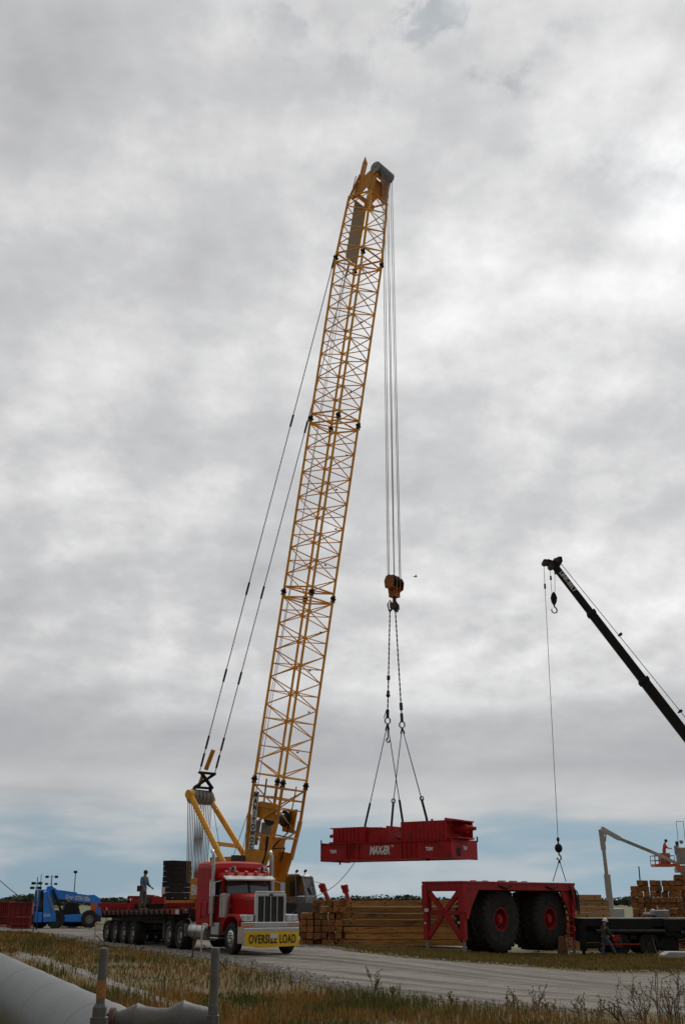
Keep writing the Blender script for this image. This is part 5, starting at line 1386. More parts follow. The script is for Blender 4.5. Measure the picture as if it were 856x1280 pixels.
# head of the black boom
def td(px, py): return onplane(px, py, V((0, tipw.y, 0)), V((0, 1, 0))) - kc
m = MB(); hp = [td(*p) for p in ((697, 697), (701, 697), (702, 703), (697, 712), (692, 710), (688, 711), (685, 707), (680, 705.5), (679.5, 702), (684, 700), (690, 702), (693, 699))]
c0 = hp[0]; 
m.prism([((p - c0).x, (p - c0).z) for p in hp], .5, c0, (1, 0, 0), (0, 0, 1))
hdm = m.build('boom_head', 'black_steel', mc, .02)
m = MB(); c = td(680.5, 703.5); m.tube(c - V((0, .25, 0)), c + V((0, .25, 0)), .17, n=18); c = td(688.5, 708); m.tube(c - V((0, .27, 0)), c + V((0, .27, 0)), .19, n=18); m.build('sheave', 'dark_steel', hdm)
m = MB(); c = td(694.5, 701.5); m.box(c, (.32, .53, .22)); m.build('head_plate', 'pink_red', hdm) if 'pink_red' in M else (M.__setitem__('pink_red', mat('pink_red', (.10, .03, .03), .6)), m.build('head_plate', 'pink_red', hdm))
pt = piv + bd * (BLn - .75); fwd_t = bd; dn = (-upb)
ty = V((0, -1, 0))
text_mesh('LINK-BELT', .34, 'lettering', 'letter_white', mc, pt - upb * .12 + ty * .245 + V((0, -.01, 0)) , -bd, upb, bold=.03, sx=.95)
# auxiliary rope, ball and the main hook of the black crane
tl_ = td(679.2, 705) + kc
ballp = onplane(697, 1050, V((0, wg2w(WLn * .72, .8, 0).y, 0)), V((0, 1, 0)))
print('tip', tl_, 'ball', ballp)
m = MB(); m.tube(tl_ - kc, ballp - kc, .016, n=5); 
p = tl_.lerp(ballp, .08) - kc; m.tube(p, p - V((0, 0, .3)), .06)
hk1 = td(691, 740) + kc
m.tube(td(687, 711), td(689.3, 742), .014, n=5); m.tube(td(693, 711), td(693.2, 742), .014, n=5); p = td(687.8, 720); m.tube(p, p - V((0, 0, .25)), .06)
p = td(693, 712); m.tube(p, p - V((0, 0, .3)), .05)
m.build('hoist_rope', 'rope', mc)
hb2 = td(691.3, 741) + kc
t2 = thing('hook_block', 'small black hook block with a steel hook hanging high under the black boom tip', 'hook block', hb2, 0)
m = MB(); m.prism([(-.16, -.1), (0, .1), (.16, -.1), (.26, -.42), (.2, -.75), (.08, -1.0), (-.08, -1.0), (-.2, -.75), (-.26, -.42)], .22, (0, 0, 0), (1, 0, 0), (0, 0, 1)); m.build('block_body', 'black_steel', t2, .04)
m = MB(); m.path([V((-.02, 0, -.95)), V((.0, 0, -1.15)), V((.13, 0, -1.28)), V((.2, 0, -1.45)), V((.13, 0, -1.62)), V((-.03, 0, -1.68)), V((-.18, 0, -1.6)), V((-.24, 0, -1.44)), V((-.22, 0, -1.34))], .06, 8, .045); m.build('hook', 'black_steel', t2); t2.scale = (.75, .75, .75)
t3 = thing('headache_ball', 'round black overhaul ball with a hook hanging low over the red wheeled frame', 'crane hook', ballp, 0)
m = MB(); m.tube((0, 0, .15), (0, 0, -.4), .045); m.sph((0, 0, -.42), .21, 14, (1, 1, 1.15)); m.tube((0, 0, .1), (0, 0, -.05), .08); m.build('ball', 'black_steel', t3)
m = MB(); m.path([V((0, 0, -.6)), V((0, 0, -.75)), V((.1, 0, -.85)), V((.1, 0, -.98)), V((0, 0, -1.05)), V((-.1, 0, -.98)), V((-.11, 0, -.9))], .04, 6); m.build('hook', 'dark_steel', t3)
jn = ballp + V((0, 0, -1.05))
for i, (px, lab) in enumerate(((690.5, 'left thin sling running from the black overhaul ball to the red wheeled frame'), (707, 'right thin sling running from the black overhaul ball to the red wheeled frame'))):
    e_ = onplane(px, 1102, V((0, ballp.y, 0)), V((0, 1, 0))); m = MB(); m.tube(jn, e_, .022, n=6); m.tube(jn, jn.lerp(e_, .12), .045, n=6)
    tag(m.build('lifting_sling', 'dark_steel'), lab, 'sling', 'slings on the wheeled frame')
# ------------------------------------------------------------ white boom lift
M['lift_white'] = mat('lift_white', (.42, .42, .41), .6, var=.1, scale=3, dirt=(.25, .23, .2), damt=.3)
DL = 82
def dl(px, py, D=DL): return W(px, py, D)
lb = W(762, 1146, DL); lbase = V((lb.x, lb.y, g(lb.x, lb.y)))
lift = thing('boom_lift', 'white articulated boom lift with an orange basket, folded over the far timber stacks', 'boom lift', lbase, 0)
def q_(px, py, D=DL): return dl(px, py, D) - lbase
m = MB(); m.bar(q_(757, 1148), q_(762.5, 1132), .42, .42); m.build('riser_arm', 'lift_white', lift, .04)
m = MB(); m.bar(q_(762.5, 1134), q_(758, 1092), .46, .4); m.build('lower_boom', 'lift_white', lift, .04)
m = MB(); m.bar(q_(758.5, 1100), q_(753.5, 1058), .25, .25); m.build('middle_boom', 'lift_white', lift, .02)
m = MB(); m.bar(q_(754, 1062), q_(750.5, 1036), .36, .34); m.bar(q_(750.5, 1036), q_(757, 1040), .34, .42); m.bar(q_(757, 1040), q_(756, 1052), .1, .1); m.build('knuckle', 'lift_white', lift, .04)
m = MB(); m.bar(q_(757, 1039), q_(774, 1048.5), .30, .30); m.build('upper_boom', 'lift_white', lift, .02)
m = MB(); m.bar(q_(773, 1048), q_(812, 1064), .21, .21); m.build('upper_boom', 'grey_steel', lift, .02)
m = MB(); m.bar(q_(811, 1063.5), q_(845, 1079), .2, .22); m.build('upper_boom', 'lift_white', lift, .02)
m = MB(); m.bar(q_(843, 1079), q_(852, 1088.5), .26, .3); m.build('jib', 'orange_paint', lift, .03)
m = MB(); m.box((0, 0, 1.0), (3.2, 2.2, .7)); m.box((-.3, 0, 1.7), (2.4, 1.8, .8)); m.build('chassis', 'lift_white', lift, .06)
for x in (-1.2, 1.2):
    for y, ax in ((-1.1, -1), (1.1, 1)): wheel(lift, (x, y, .5), (0, ax, 0), .5, .35)
b0, b1, b2, b3 = q_(818.5, 1082), q_(843, 1081), q_(818.5, 1070.5), q_(843, 1070.5)
bk = MB(); bc = (b0 + b1) / 2; bw = (b1 - b0).length; bh = (b2 - b0).length
bk.box(bc + V((0, .6, 0)), (bw, 1.3, .2)); bk.box(bc + V((.1 * bw, .6, .5)), (bw * .5, .7, .8)); bo = bk.build('basket_floor', 'orange_paint', lift, .02)
bk = MB()
for yy in (0, 1.25):
    for t in (0, .25, .5, .75, 1): bk.bar(bc + V((-bw / 2 + bw * t, yy, 0)), bc + V((-bw / 2 + bw * t, yy, bh)), .045, .045)
    for h in (.5, 1): bk.bar(bc + V((-bw / 2, yy, bh * h)), bc + V((bw / 2, yy, bh * h)), .05, .05)
for xx in (-1, 1):
    for h in (.5, 1): bk.bar(bc + V((xx * bw / 2, 0, bh * h)), bc + V((xx * bw / 2, 1.25, bh * h)), .05, .05)
bk.build('railing', 'grey_steel', lift)
pb_ = lbase + bc + V((.12 * bw, .55, .1))
person('worker in an orange shirt standing in the basket of the white boom lift', pb_, R(-30),
       dict(pelvis=(0, 0, .95), chest=(.06, 0, 1.32), neck=(.12, 0, 1.49), head=(.17, 0, 1.61), lsh=(.06, .19, 1.4), rsh=(.06, -.19, 1.4), lel=(.22, .22, 1.18), rel=(.22, -.22, 1.18), lwr=(.45, .15, 1.12), rwr=(.45, -.15, 1.12),
            lhip=(0, .1, .9), rhip=(0, -.1, .9), lkn=(.03, .1, .5), rkn=(.03, -.1, .5), lan=(0, .1, .09), ran=(0, -.1, .09), ltoe=(.15, .12, .035), rtoe=(.15, -.12, .035), face=(-.5, 0, 0)), 'shirt_orange', 'trousers_grey', hat=True, hatcol='black_steel')
# grey machine top with antenna, seen over the tall timber stack
gq = W(853, 1072, 84); gb_ = V((gq.x, gq.y, g(gq.x, gq.y)))
gt = thing('drill_rig', 'grey machine head with a thin antenna above the tall dark timber stack', 'machine', gb_, 0)
h_ = gq.z - gb_.z
m = MB(); m.box((0, 0, h_ * .45), (.5, .5, h_ * .9)); m.box((1.2, 0, .5), (3.5, 2, 1.0)); m.build('mast', 'grey_steel', gt)
m = MB(); m.tube((-.1, 0, h_ - .5), (-.1, 0, h_ + .75), .42, n=16); m.box((.5, 0, h_ + .1), (.9, .8, 1.1)); m.box((-.2, 0, h_ - .9), (.9, .8, .4)); m.tube((-.45, 0, h_ + .2), (-.45, 0, h_ + .9), .16, n=10); m.sph((-.1, -.3, h_ + 1.15), .16); m.build('head', 'grey_steel', gt, .04)
m = MB(); m.tube((-.35, 0, h_ + .9), (-.38, 0, h_ + 1.2), .12, n=8)
for x in (-.25, .3): m.tube((x, 0, h_ + .7), (x, 0, h_ + 2.7), .02, n=5)
m.tube((-.25, 0, h_ + 2.7), (.3, 0, h_ + 2.7), .02, n=5); m.build('antenna', 'dark_steel', gt)
# ------------------------------------------------------------ blue telehandler
g0 = onground(58, 1163)
sT = 1360 / (g0.y * CT)
TH0 = onground(56, 1161)
TA = R(22)
th = thing('telehandler', 'bright blue telescopic handler with big black tyres, parked left of the trailer', 'telehandler', TH0, TA)
tX = V((math.cos(TA), math.sin(TA), 0)); tY = V((-math.sin(TA), math.cos(TA), 0))
def tp_(px, py, yl=0.0):
    p = onplane(px, py, TH0 + tY * yl, tY) - TH0; return (p.dot(tX), p.z)
print('telehandler at', TH0, tp_(56, 1112), tp_(127, 1120))
def pr(mb, pts, yl, d): mb.prism([tp_(a, b, yl) for a, b in pts], d, (0, yl + d / 2, 0), (1, 0, 0), (0, 0, 1))
HWT = 2.3
m = MB(); pr(m, [(55, 1116), (61, 1113), (63, 1118), (67, 1130), (70, 1142), (70, 1152), (54, 1153)], 0, HWT)
m.box((-.05 + tp_(56, 1130)[0] - .2, HWT / 2, 2.1), (.5, HWT, 1.9)) if 0 else None
body = m.build('rear_body', 'blue_paint', th, .04)
zc0, zc1 = tp_(48, 1154)[1], tp_(48, 1112)[1]
x0 = tp_(54, 1130)[0]
m = MB(); m.box((x0 - .25, HWT / 2, (tp_(48, 1153)[1] + tp_(48, 1140)[1]) / 2), (.55, HWT, tp_(48, 1140)[1] - tp_(48, 1153)[1]))
for y in (.08, HWT - .08): m.box((x0 - .45, y, (zc1 + tp_(48, 1140)[1]) / 2), (.12, .12, zc1 - tp_(48, 1140)[1]))
m.box((x0 - .2, HWT / 2, zc1 - .06), (.62, HWT, .14)); m.box((x0 - .48, HWT / 2, tp_(48, 1132)[1]), (.1, HWT, .12))
m.build('cab_frame', 'blue_paint', th, .03)
m = MB(); m.box((x0 - .2, HWT / 2, (zc1 + tp_(48, 1140)[1]) / 2), (.4, HWT - .2, zc1 - tp_(48, 1140)[1] - .1)); m.build('window', 'glass', th)
m = MB(); pr(m, [(60, 1108), (66, 1107), (70, 1110.5), (74, 1113), (69, 1122), (64, 1124), (58, 1114)], .75, .8); m.build('boom_pivot', 'blue_paint', th, .03)
m = MB(); pr(m, [(69, 1111.5), (97, 1115.5), (97, 1117), (116, 1119.5), (116, 1129), (98, 1127), (70, 1123)], .85, .6)
bm_ = m.build('boom', 'blue_paint', th, .03)
z_a = tp_(82, 1123.5, .85); z_b = tp_(107, 1126, .85); dv = V((z_b[0] - z_a[0], 0, z_b[1] - z_a[1]))
text_mesh('Genie GTH-1056', .52, 'lettering', 'letter_white', bm_, (z_a[0], .84, z_a[1]), dv, V((-dv.z, 0, dv.x)), bold=.03, sx=.62)
m = MB(); pr(m, [(113, 1118.5), (119, 1118.5), (123, 1121), (126, 1124), (127, 1145), (124, 1151), (121, 1150), (121, 1140), (116, 1130), (113, 1128)], .8, .7); m.build('boom_nose', 'blue_paint', th, .03)
m = MB(); m.box((tp_(126, 1150)[0], 1.15, tp_(126, 1149)[1]), (.2, 1.6, .7)); m.build('fork_carriage', 'dark_steel', th)
m = MB(); pr(m, [(76, 1144), (103, 1142.5), (103, 1152.5), (76, 1152)], .05, .6); pr(m, [(74, 1147), (112, 1146), (112, 1153), (74, 1153)], .7, .9); m.build('chassis', 'blue_paint', th, .03)
m = MB(); pr(m, [(82, 1129), (98, 1128), (101, 1143), (78, 1144)], .3, .9); m.build('engine_bay', 'black_steel', th)
m = MB(); pr(m, [(76, 1150), (110, 1150), (106, 1158), (80, 1158)], .9, .5); m.build('underframe', 'black_steel', th)
m = MB(); a = tp_(66, 1112, .5); b = tp_(80, 1147, .5); m.bar((a[0], .5, a[1]), (b[0], .5, b[1]), .22, .22); a = tp_(60, 1118, .4); b = tp_(68, 1144, .4); m.build('lift_cylinder', 'black_steel', th)
m = MB(); a = tp_(61, 1120, -.02); b = tp_(67, 1140, -.02); m.bar((a[0], -.05, a[1]), (b[0], -.05, b[1]), .09, .09); m.box((tp_(69, 1134)[0], -.05, tp_(69, 1134)[1]), (.7, .06, .15)); m.build('light_strip', 'grey_steel', th)
m = MB(); a = tp_(117, 1134, .6); m.box((a[0], .5, a[1]), (.45, .5, .75)); m.build('warning_panel', 'orange_paint', th)
rT = tp_(108, 1142.5)[1] / 2 + .05
rT = .78
for (px, yl, ax) in ((70, .25, -1), (111.5, .25, -1), (47, HWT + .6, 1), (92, HWT + .1, 1)):
    xq = tp_(px, 1152, yl)[0]
    if px == 47: xq = x0 + .1; yl = 2.0
    wheel(th, (xq, yl, rT), (-.25 if px == 111 else 0, ax, 0), rT, .5, rim='grey_steel' if px > 100 else 'dark_steel', lug=18, hub_r=.45)
# small white emblem patches
a = tp_(57, 1146, -.02); text_mesh('Genie', .42, 'lettering', 'letter_white', body, (x0 + .15, -.01, a[1]), (1, 0, 0), (0, 0, 1), bold=.03, sx=.6)
# ------------------------------------------------------------ red steel crates, far left
def rack(px0, px1, py0, py1, lab, depth=2.4, m_='container_red', ribs=10):
    a = onground(px0, py1); b = a + V((along_px(a, V((1, 0, 0)), px1), 0, 0)); h = along_py(a, V((0, 0, 1)), py0)
    t = thing('steel_crate', lab, 'steel crate', a, 0, 'red steel crates at the far left')
    w_ = b.x - a.x; mb = MB(); mb.box((w_ / 2, depth / 2, h / 2 + .1), (w_ - .1, depth - .1, h - .2))
    for k in range(ribs + 1): mb.box((w_ * k / ribs, 0, h / 2), (.09, .12, h)); 
    for z in (.08, h * .4, h - .06): mb.box((w_ / 2, -.01, z), (w_, .16, .13))
    mb.build('crate_body', m_, t, .01)
    m2 = MB(); 
    for k in (0, 1): m2.box((w_ * (.12 + .76 * k), depth / 2, .04), (.25, depth, .12))
    m2.build('skid', 'dark_steel', t); return t, w_, h
rack(-22, 9, 1127, 1159, 'dull red ribbed steel crate with pale stripes at the left edge of the view', 2.4, 'container_red', 12)
rack(9.5, 38, 1127.5, 1160, 'plain red steel crate half hidden behind the blue telehandler', 2.6, 'container_red', 4)
t_, w_, h_ = rack(15, 36, 1146, 1161.5, 'low dark red steel frame standing in front of the plain red crate', 1.2, 'container_red', 6)
# light masts
def mast_(px, py_top, D, lamps, lab, r=.06):
    p = W(px, py_top, D); b = V((p.x, p.y, g(p.x, p.y))); h = p.z - b.z
    t = thing('light_mast', lab, 'light mast', b, 0, 'light masts on the horizon')
    m = MB(); m.tube((0, 0, 0), (0, 0, h), r * 1.3, r, n=8); m.build('pole', 'dark_steel', t)
    for (dx, dz_, s) in lamps:
        m = MB(); m.box((dx, -.1, h + dz_), (s * .75, .3, s * .55)); m.bar((0, 0, h + dz_), (dx, 0, h + dz_), .06, .06); m.build('floodlight', 'black_steel', t)
    return t
mast_(47.8, 1096, 88, [(-.27, -.5, .36), (.27, -.5, .36), (-.35, -.85, .36), (.25, -.85, .36)], 'tall mast with four dark floodlights rising behind the blue telehandler', .035)
mast_(52.3, 1093, 92, [], 'thin bare mast just right of the four-lamp floodlight mast', .03)
mast_(65.5, 1094, 210, [(-.9, -.3, .8), (.9, -.3, .8), (-.9, -1.6, .7), (.9, -1.6, .7)], 'distant two-armed floodlight mast above the telehandler boom', .1)
mast_(95, 1090, 200, [(0, 0, .8)], 'distant single-lamp pole right of the two-armed floodlight mast', .08)
mast_(573 / 856 * 176 + 680, 1083, 120, [], 'thin bare pole standing left of the tall dark timber stack', .07)
m = MB(); a = W(-45, 1052, 80); b = W(29, 1124, 86); m.path([a.lerp(b, k / 8) - V((0, 0, .25 * math.sin(math.pi * k / 8))) for k in range(9)], .03, 5); 
cbl = m.build('steel_cable', 'rope'); tag(cbl, 'dark cable sloping down from the left edge to the red crates', 'cable')
m = MB(); m.tube((a.x, a.y, g(a.x, a.y)), (a.x, a.y, a.z + .2), .12); tag(m.build('cable_post', 'dark_steel'), 'post holding the sloping cable outside the left edge', 'post')
# ------------------------------------------------------------ red boom and parts behind the trailer
yb_ = 74.
def pb2(px, py, y=yb_): return onplane(px, py, V((0, y, 0)), V((0, 1, 0)))
a = pb2(124, 1131); b = pb2(252, 1132.5); gz = g(a.x, yb_)
t = thing('steel_girder', 'long horizontal red girder on white stands behind the trailer deck', 'girder', (a.x, yb_, gz), 0)
m = MB(); L_ = b.x - a.x; hz_ = pb2(130, 1128.5).z - gz; lz_ = pb2(130, 1134).z - gz
m.box((L_ / 2, 0, (hz_ + lz_) / 2), (L_, .5, hz_ - lz_)); m.box((L_ / 2, .7, (hz_ + lz_) / 2 - .2), (L_, .3, .3)); m.build('beam', 'carrier_red', t, .02)
for px in (134, 172, 205, 236):
    x = pb2(px, 1135).x - a.x; m = MB(); m.box((x, 0, lz_ / 2), (.13, .13, lz_)); m.box((x, 0, .05), (.6, 1.2, .1)); m.build('stand', 'white_paint', t)
m = MB(); 
for k in range(5): x = pb2(150 + k * 16, 1135).x - a.x; m.box((x, .4, lz_ * .6), (1.0, .5, .5))
m.build('cross_member', 'dark_steel', t)
a2 = pb2(160, 1126, 72); t = thing('lattice_piece', 'red lattice boom head piece with dark pulleys behind the man on the trailer', 'boom piece', (a2.x, 72, g(a2.x, 72)), 0)
zz_ = lambda py: pb2(170, py, 72).z - g(a2.x, 72)
w1 = pb2(206, 1126, 72).x - a2.x
m = MB(); m.bar((0, 0, zz_(1121.5)), (w1 * .35, 0, zz_(1121.5)), .16, .16); m.bar((0, 0, zz_(1127)), (w1 * .4, 0, zz_(1127)), .16, .16); m.bar((.05, 0, zz_(1121)), (.05, 0, 0), .16, .16)
m.bar((w1 * .1, 0, zz_(1121.5)), (w1 * .4, 0, zz_(1127)), .1, .1); m.bar((w1 * .35, 0, zz_(1121)), (w1 * .72, 0, zz_(1122)), .3, .3)
m.prism([(w1 * .5, zz_(1129)), (w1 * .62, zz_(1121)), (w1 * .72, zz_(1122)), (w1 * .62, zz_(1129))], .5, (0, 0, 0), (1, 0, 0), (0, 0, 1)); m.box((w1 * .85, 0, zz_(1125.5)), (w1 * .32, .6, .42)); 
m.build('frame', 'carrier_red', t, .01)
m = MB(); m.box((w1 * .6, 0, zz_(1130) / 2), (w1 * .8, .4, zz_(1130))); m.build('stand', 'black_steel', t)
m = MB(); m.tube((w1 * .55, -.35, zz_(1125)), (w1 * .55, .35, zz_(1125)), .22, n=16); m.build('pulley', 'dark_steel', t)
# red prop cylinders behind the long timber stack
for (px0, py0, px1, py1, lab) in ((402.5, 1107.5, 411.5, 1126), 0, 0, 0, 0)[0:0] or ((402.5, 1107.5, 411.5, 1127, 'left red hydraulic prop leaning over the long timber stack'), (430.5, 1108.5, 436, 1127, 'right red hydraulic prop leaning over the long timber stack')):
    yy = yA + 3.4; a = pb2(px0, py0, yy); b = pb2(px1, py1, yy); d = (b - a).normalized(); e = b + d * ((b.z - g(b.x, yy)) / -d.z)
    t = thing('hydraulic_prop', lab, 'hydraulic prop', e, 0, 'red props behind the timber stack')
    M.setdefault('prop_pink', mat('prop_pink', (.45, .07, .07), .5))
    m = MB(); m.tube(a + d * .3 - e, (0, 0, 0), .13, n=12); m.tube((0, 0, -.02), (0, 0, .06), .3, n=12); m.build('cylinder', 'prop_pink', t)
    m = MB(); m.tube(a - d * .1 - e, a + d * .35 - e, .2, n=12); m.tube(a - e - V((.22, 0, 0)), a - e + V((.22, 0, 0)), .1, n=8); m.build('head_clamp', 'load_red', t)
# white stub between truck bumper and timber (crane track corner guard)
# ------------------------------------------------------------ roadside markers
def marker(px, pyb, pyt, arm, lab, rod):
    b = onground(px, pyb); h = along_py(b, V((0, 0, 1)), pyt); wdt = along_px(b + V((0, 0, h)), V((1, 0, 0)), px + arm)
    t = thing('bent_marker', lab, 'marker post', b, 0, 'white bent roadside markers')
    m = MB(); m.path([(0, 0, 0), (0, 0, h * .97), (.03, 0, h), (wdt, 0, h)], .022, 6); m.path([(wdt, 0, h), (wdt, 0, h - .12)], .022, 6); m.build('post', 'white_paint', t)
    m = MB(); m.tube((.05, 0, h * .55), (rod[0], .1, rod[1]), .02, n=6); m.build('brace_rod', 'rust_brown', t)
marker(117.5, 1189, 1153, 8, 'white bent pipe marker in the grass left of the trailer wheels', (.62, .05))
marker(250.5, 1213, 1155, 8, 'taller white bent pipe marker in front of the truck fuel tank', (.75, .0))
b = onground(240, 1203); m = MB(); m.path([(0, 0, 0), (.02, 0, .35), (.03, 0, .62)], .03, 6); m.tube((.03, 0, .6), (.05, 0, .9), .02)
o = m.build('stake', 'rust_brown'); o.location = b; tag(o, 'thin dark stake in the grass below the truck drive wheels', 'stake')
b = onground(243, 1202); 
# concrete block by the carrier, timber block beside the wheel
b = onground(842, 1199); m = MB(); m.prism([(-.6, 0), (1.2, 0), (1.2, .32), (-.3, .34), (-.6, .2)], .9, (0, 0, 0), (1, 0, 0), (0, 0, 1)); o = m.build('concrete_block', 'concrete', None, .03); o.location = b; tag(o, 'low pale concrete block in the grass at the right edge', 'concrete block')
b = onground(707, 1193); b.y += .9; b.z = g(b.x, b.y); m = MB(); m.prism([(-.25, 0), (.25, 0), (.2, .6), (.05, .85), (-.22, .8)], .35, (0, 0, 0), (1, 0, 0), (0, 0, 1)); o = m.build('wood_block', 'timber_pale', None, .02); o.location = b; tag(o, 'pale wooden block standing right of the last giant tyre', 'wood block')
# ------------------------------------------------------------ bird
t = thing('bird', 'tiny dark bird flying right of the orange hook block', 'bird', W(519, 721, 60), R(20)); t.scale = (.6, .6, .6)
m = MB(); m.sph((0, 0, 0), .07, 8, (2.2, .8, .8)); m.sph((.17, 0, .03), .04, 8); m.add([V((-.12, -.03, 0)), V((-.12, .03, 0)), V((-.26, .05, .01)), V((-.26, -.05, .01))], [(0, 1, 2, 3)]); m.build('body', 'bird_black', t)
for s in (-1, 1):
    m = MB(); m.add([V((.06, s * .03, .02)), V((-.07, s * .03, .02)), V((-.1, s * .25, .1)), V((-.05, s * .42, .06)), V((.02, s * .27, .12))], [(0, 1, 2, 4), (4, 2, 3)]); m.build('wing', 'bird_black', t)
# ------------------------------------------------------------ foreground pipe, coupling and threaded rods
pA = W(-30, 1228, 8.0); pB = W(160, 1328, 3.75)
zc = (pA.z + pB.z) / 2
def ptop(px, py, z):
    d = W(px, py, 1) - V((0, 0, CZ)); return V((0, 0, CZ)) + d * ((z - CZ) / d.z)
rP = .175; zP = CZ - .36 - rP
a = ptop(0, 1193.5, zP + rP); b = ptop(150, 1262, zP + rP)
print('pipe', a, b)
dr_ = (b - a).normalized(); a.z = b.z = zP
t = thing('pipeline', 'thick grey wrapped pipe crossing the bottom left corner in the foreground', 'pipe', (b.x, b.y, zP), 0)
m = MB(); A_ = a - dr_ * 30 - b; B_ = dr_ * .04
NL = 70; prof = []
Lt = (B_ - A_).length
pr_ = [(.001, 0)]
for k in range(NL * 4 + 1):
    s = Lt * k / (NL * 4); pr_.append((rP * (1 + .006 * noise.noise(V((s * 1.5, 0, 0))) + .004 * math.sin(s * 9)), s))
m.lathe(pr_, A_, dr_, 48); m.build('pipe_wrap', 'pipe_grey', t)
for s in (.55, 1.05, 1.7, 2.9, 4.2, 6.3, 8.7):
    m = MB(); c = -dr_ * s + dr_ * .2; m.lathe([(rP * .99, -.03), (rP * 1.012, -.01), (rP * 1.012, .01), (rP * .99, .03)], c, dr_, 48); m.build('band', 'pipe_grey', t)
m = MB()
for s in (2.6, 9, 16, 23):
    c = -dr_ * s; gz_ = g(b.x + c.x, b.y + c.y) - zP; m.box((c.x, c.y, (gz_ - rP * .8) / 2 - .02), (.16, .16, -gz_ - rP * .6)); m.box((c.x, c.y, gz_ + .03), (.4, .4, .08))
m.build('support', 'rusty', t)
# threaded coupling (turned spindle) running to the right
DS = 3.72
def at_(px, py): return W(px, py, DS)
c1, c2 = at_(136, 1278), at_(276, 1276)
ax_ = (c2 - c1); c2.z = c1.z; Ls = (c2 - c1).length; ax_ = (c2 - c1).normalized()
px2m = DS / F
t = thing('rod_coupling', 'grey hourglass-shaped coupling lying between the two upright threaded rods', 'coupling', c1, 0)
def R_(py): return (1278 - py) * px2m
prof = [(.001, .02)] + [(R_(b_), (a_ - 136) * px2m) for a_, b_ in ((145, 1267), (145.1, 1266), (157, 1262), (170.5, 1256), (171.8, 1255.3), (173, 1256.6), (182, 1259.5), (195, 1261.3), (209, 1261.5), (220, 1257), (228.8, 1252.8), (229.8, 1252.2), (231, 1253.6), (242, 1257), (259, 1260.5), (266, 1264), (272, 1264))] + [(.001, .372)]
m = MB(); m.lathe(prof, (0, 0, 0), ax_, 48); m.build('spindle', 'coupling_grey', t)
m = MB(); m.lathe([(R_(1266), .0), (R_(1261), .004), (R_(1261), .020), (R_(1266), .024)], (0, 0, 0), ax_, 40); m.build('collar', 'rust_brown', t)
def rod(px, pyt, pyb, pyn, lab, wn, rust):
    top_ = at_(px, pyt); x, y, z1 = top_.x, top_.y, top_.z; zn = at_(px, pyn).z; zb_ = g(x, y)
    t = thing('threaded_rod', lab, 'threaded rod', (x, y, zb_), 0, 'upright rods in the foreground')
    r = 5.6 * px2m; m = MB(); pr2 = [(.001, 0)]; h = z1 - zb_; n0 = h - (z1 - zn) 
    pr2.append((r * .9, 0)); s = n0 
    while s < h - .012: pr2 += [(r, s), (r * .965, s + .003)]; s += .006
    pr2 += [(r, h - .012), (r * .93, h - .002), (.001, h)]
    m.lathe(pr2, (0, 0, 0), (0, 0, 1), 20); m.build('shaft', 'rod_steel', t)
    if rust:
        m = MB(); c = at_(px, rust).z - zb_; m.lathe([(r * 1.01, -.028), (r * 1.04, -.02), (r * 1.06, 0), (r * 1.04, .02), (r * 1.01, .028)], (0, 0, c), (0, 0, 1), 20); m.build('rust_ring', 'rusty', t)
    m = MB(); m.lathe([(wn * .6, -.09), (wn, -.088), (wn, -.03), (wn * .8, -.028), (wn * .8, .0), (wn * .55, .012), (.001, .012)], (0, 0, n0), (0, 0, 1), 6, flat=True); m.lathe([(wn * 1.05, -.4), (wn * 1.05, -.09), (.001, -.09)], (0, 0, n0), (0, 0, 1), 16); m.build('nut', 'coupling_grey', t)
rod(130.5, 1184.5, 1280, 1257, 'left upright threaded rod with an orange rust band, standing before the grey pipe', 11.5 * px2m, 1235)
rod(269.5, 1184, 1280, 1255, 'right upright threaded rod at the end of the hourglass coupling', 8.5 * px2m, None)
m = MB(); q = W(140, 1330, DS); m.box((at_(200, 1320).x, at_(200, 1320).y, (at_(200, 1320).z) - .05), (.7, .12, .08)); 
for px in (130.5, 269.5): p = at_(px, 1300); m.box((p.x, p.y + .02, (p.z - .1) / 2), (.1, .1, p.z - .1))
tag(m.build('support_bracket', 'rusty'), 'rusty bracket under the hourglass coupling', 'bracket')
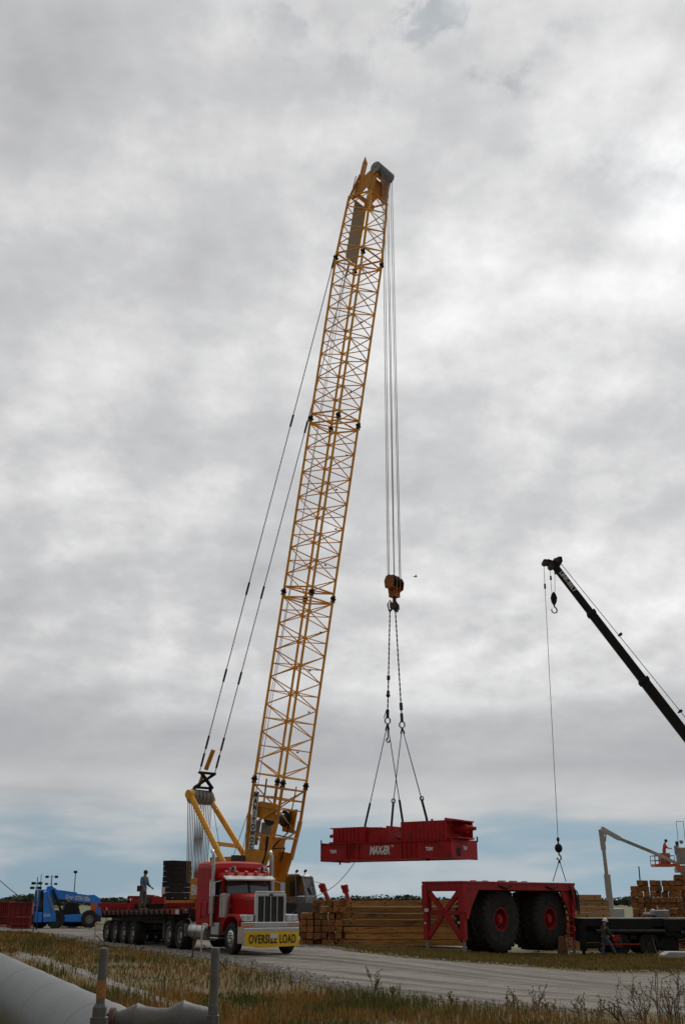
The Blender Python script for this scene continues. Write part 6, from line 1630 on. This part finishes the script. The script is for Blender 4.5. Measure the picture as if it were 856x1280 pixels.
# ------------------------------------------------------------ weeds and dead shrubs
def weed(px, py, h_px, lab, n=5, m_='twig', spread=.5, r=.006, grp='dead weeds by the road', name='dry_weed', tufts=True, sub=3):
    b = onground(px, py); sc = b.y * CT / F; h = h_px * sc / 1.25; t = thing(name, lab, 'weed' if name == 'dry_weed' else 'shrub', b, random.uniform(0, 6), grp)
    m = MB(); lf = MB(); k_ = max(1, b.y / 15)
    def br(p, d, L, rr, lev):
        pts = [p]; q = V(p); dd_ = V(d)
        for s in range(5):
            dd_ = (dd_ + V((random.gauss(0, .13), random.gauss(0, .13), random.gauss(.02, .06)))).normalized(); q = q + dd_ * L / 5; pts.append(q.copy())
            if lev and random.random() < .75: br(q, (dd_ + V((random.gauss(0, .6), random.gauss(0, .6), random.uniform(0, .5)))).normalized(), L * random.uniform(.3, .5), rr * .6, lev - 1)
        m.path(pts, rr, 4, rr * .4)
        if tufts:
            for _ in range(2):
                c = pts[-1] - dd_ * random.uniform(0, L * .2); x, y, _a = frame(V((random.gauss(0, 1), random.gauss(0, 1), random.gauss(0, 1)))); s = .012 * k_ * random.uniform(.6, 1.5)
                lf.add([c - x * s, c - y * s * .6, c + x * s, c + y * s * .6], [(0, 1, 2, 3)])
    for k in range(n):
        an = random.uniform(0, 6.28); tl = random.uniform(0, spread)
        br(V((random.gauss(0, .05), random.gauss(0, .05), -.02)), V((math.cos(an) * tl, math.sin(an) * tl, 1)).normalized(), h * random.uniform(.6, 1.05), r * k_, sub - 1)
    m.build('stems', m_, t)
    if lf.v: lf.build('seed_heads', 'twig_ochre', t)['kind'] = 'stuff'
weed(842, 1279, 62, 'tangled dead grey shrub at the bottom right corner', 9, 'twig', .9, .008, 'dead shrubs at the bottom right', 'dry_shrub')
weed(826, 1279, 84, 'tall straight dead stalk cluster left of the corner shrub', 3, 'twig_ochre', .15, .008, 'dead shrubs at the bottom right', 'dry_shrub', True, 2)
weed(803, 1278, 52, 'bushy brown dead shrub third from the right edge', 7, 'twig', .8, .007, 'dead shrubs at the bottom right', 'dry_shrub')
weed(774, 1279, 34, 'thick-stemmed low dead shrub with a leaning dark stem', 3, 'rust_brown', .5, .016, 'dead shrubs at the bottom right', 'dry_shrub')
weed(861, 1282, 96, 'spindly tall dead shrub leaning out of the right edge', 5, 'twig', .7, .007, 'dead shrubs at the bottom right', 'dry_shrub')
for px, py, h, lab in ((468, 1243, 32, 'wiry dark weed on the road shoulder, leftmost of the row'), (491, 1252, 22, 'small ochre weed just right of the leftmost shoulder weed'), (640, 1264, 26, 'feathery weed on the shoulder below the middle of the giant tyres'), (668, 1266, 34, 'branching dead weed on the shoulder below the second giant tyre'),
                       (690, 1268, 20, 'short dark weed on the shoulder, third from the dead shrubs'), (722, 1272, 24, 'short ochre weed with seed heads, second from the dead shrubs'), (750, 1275, 28, 'ochre weed right beside the dead shrubs'), (562, 1258, 16, 'lowest ochre weed on the shoulder below the timber stack')):
    weed(px, py, h, lab, 4, random.choice(('twig', 'twig_ochre')), .6, .007)
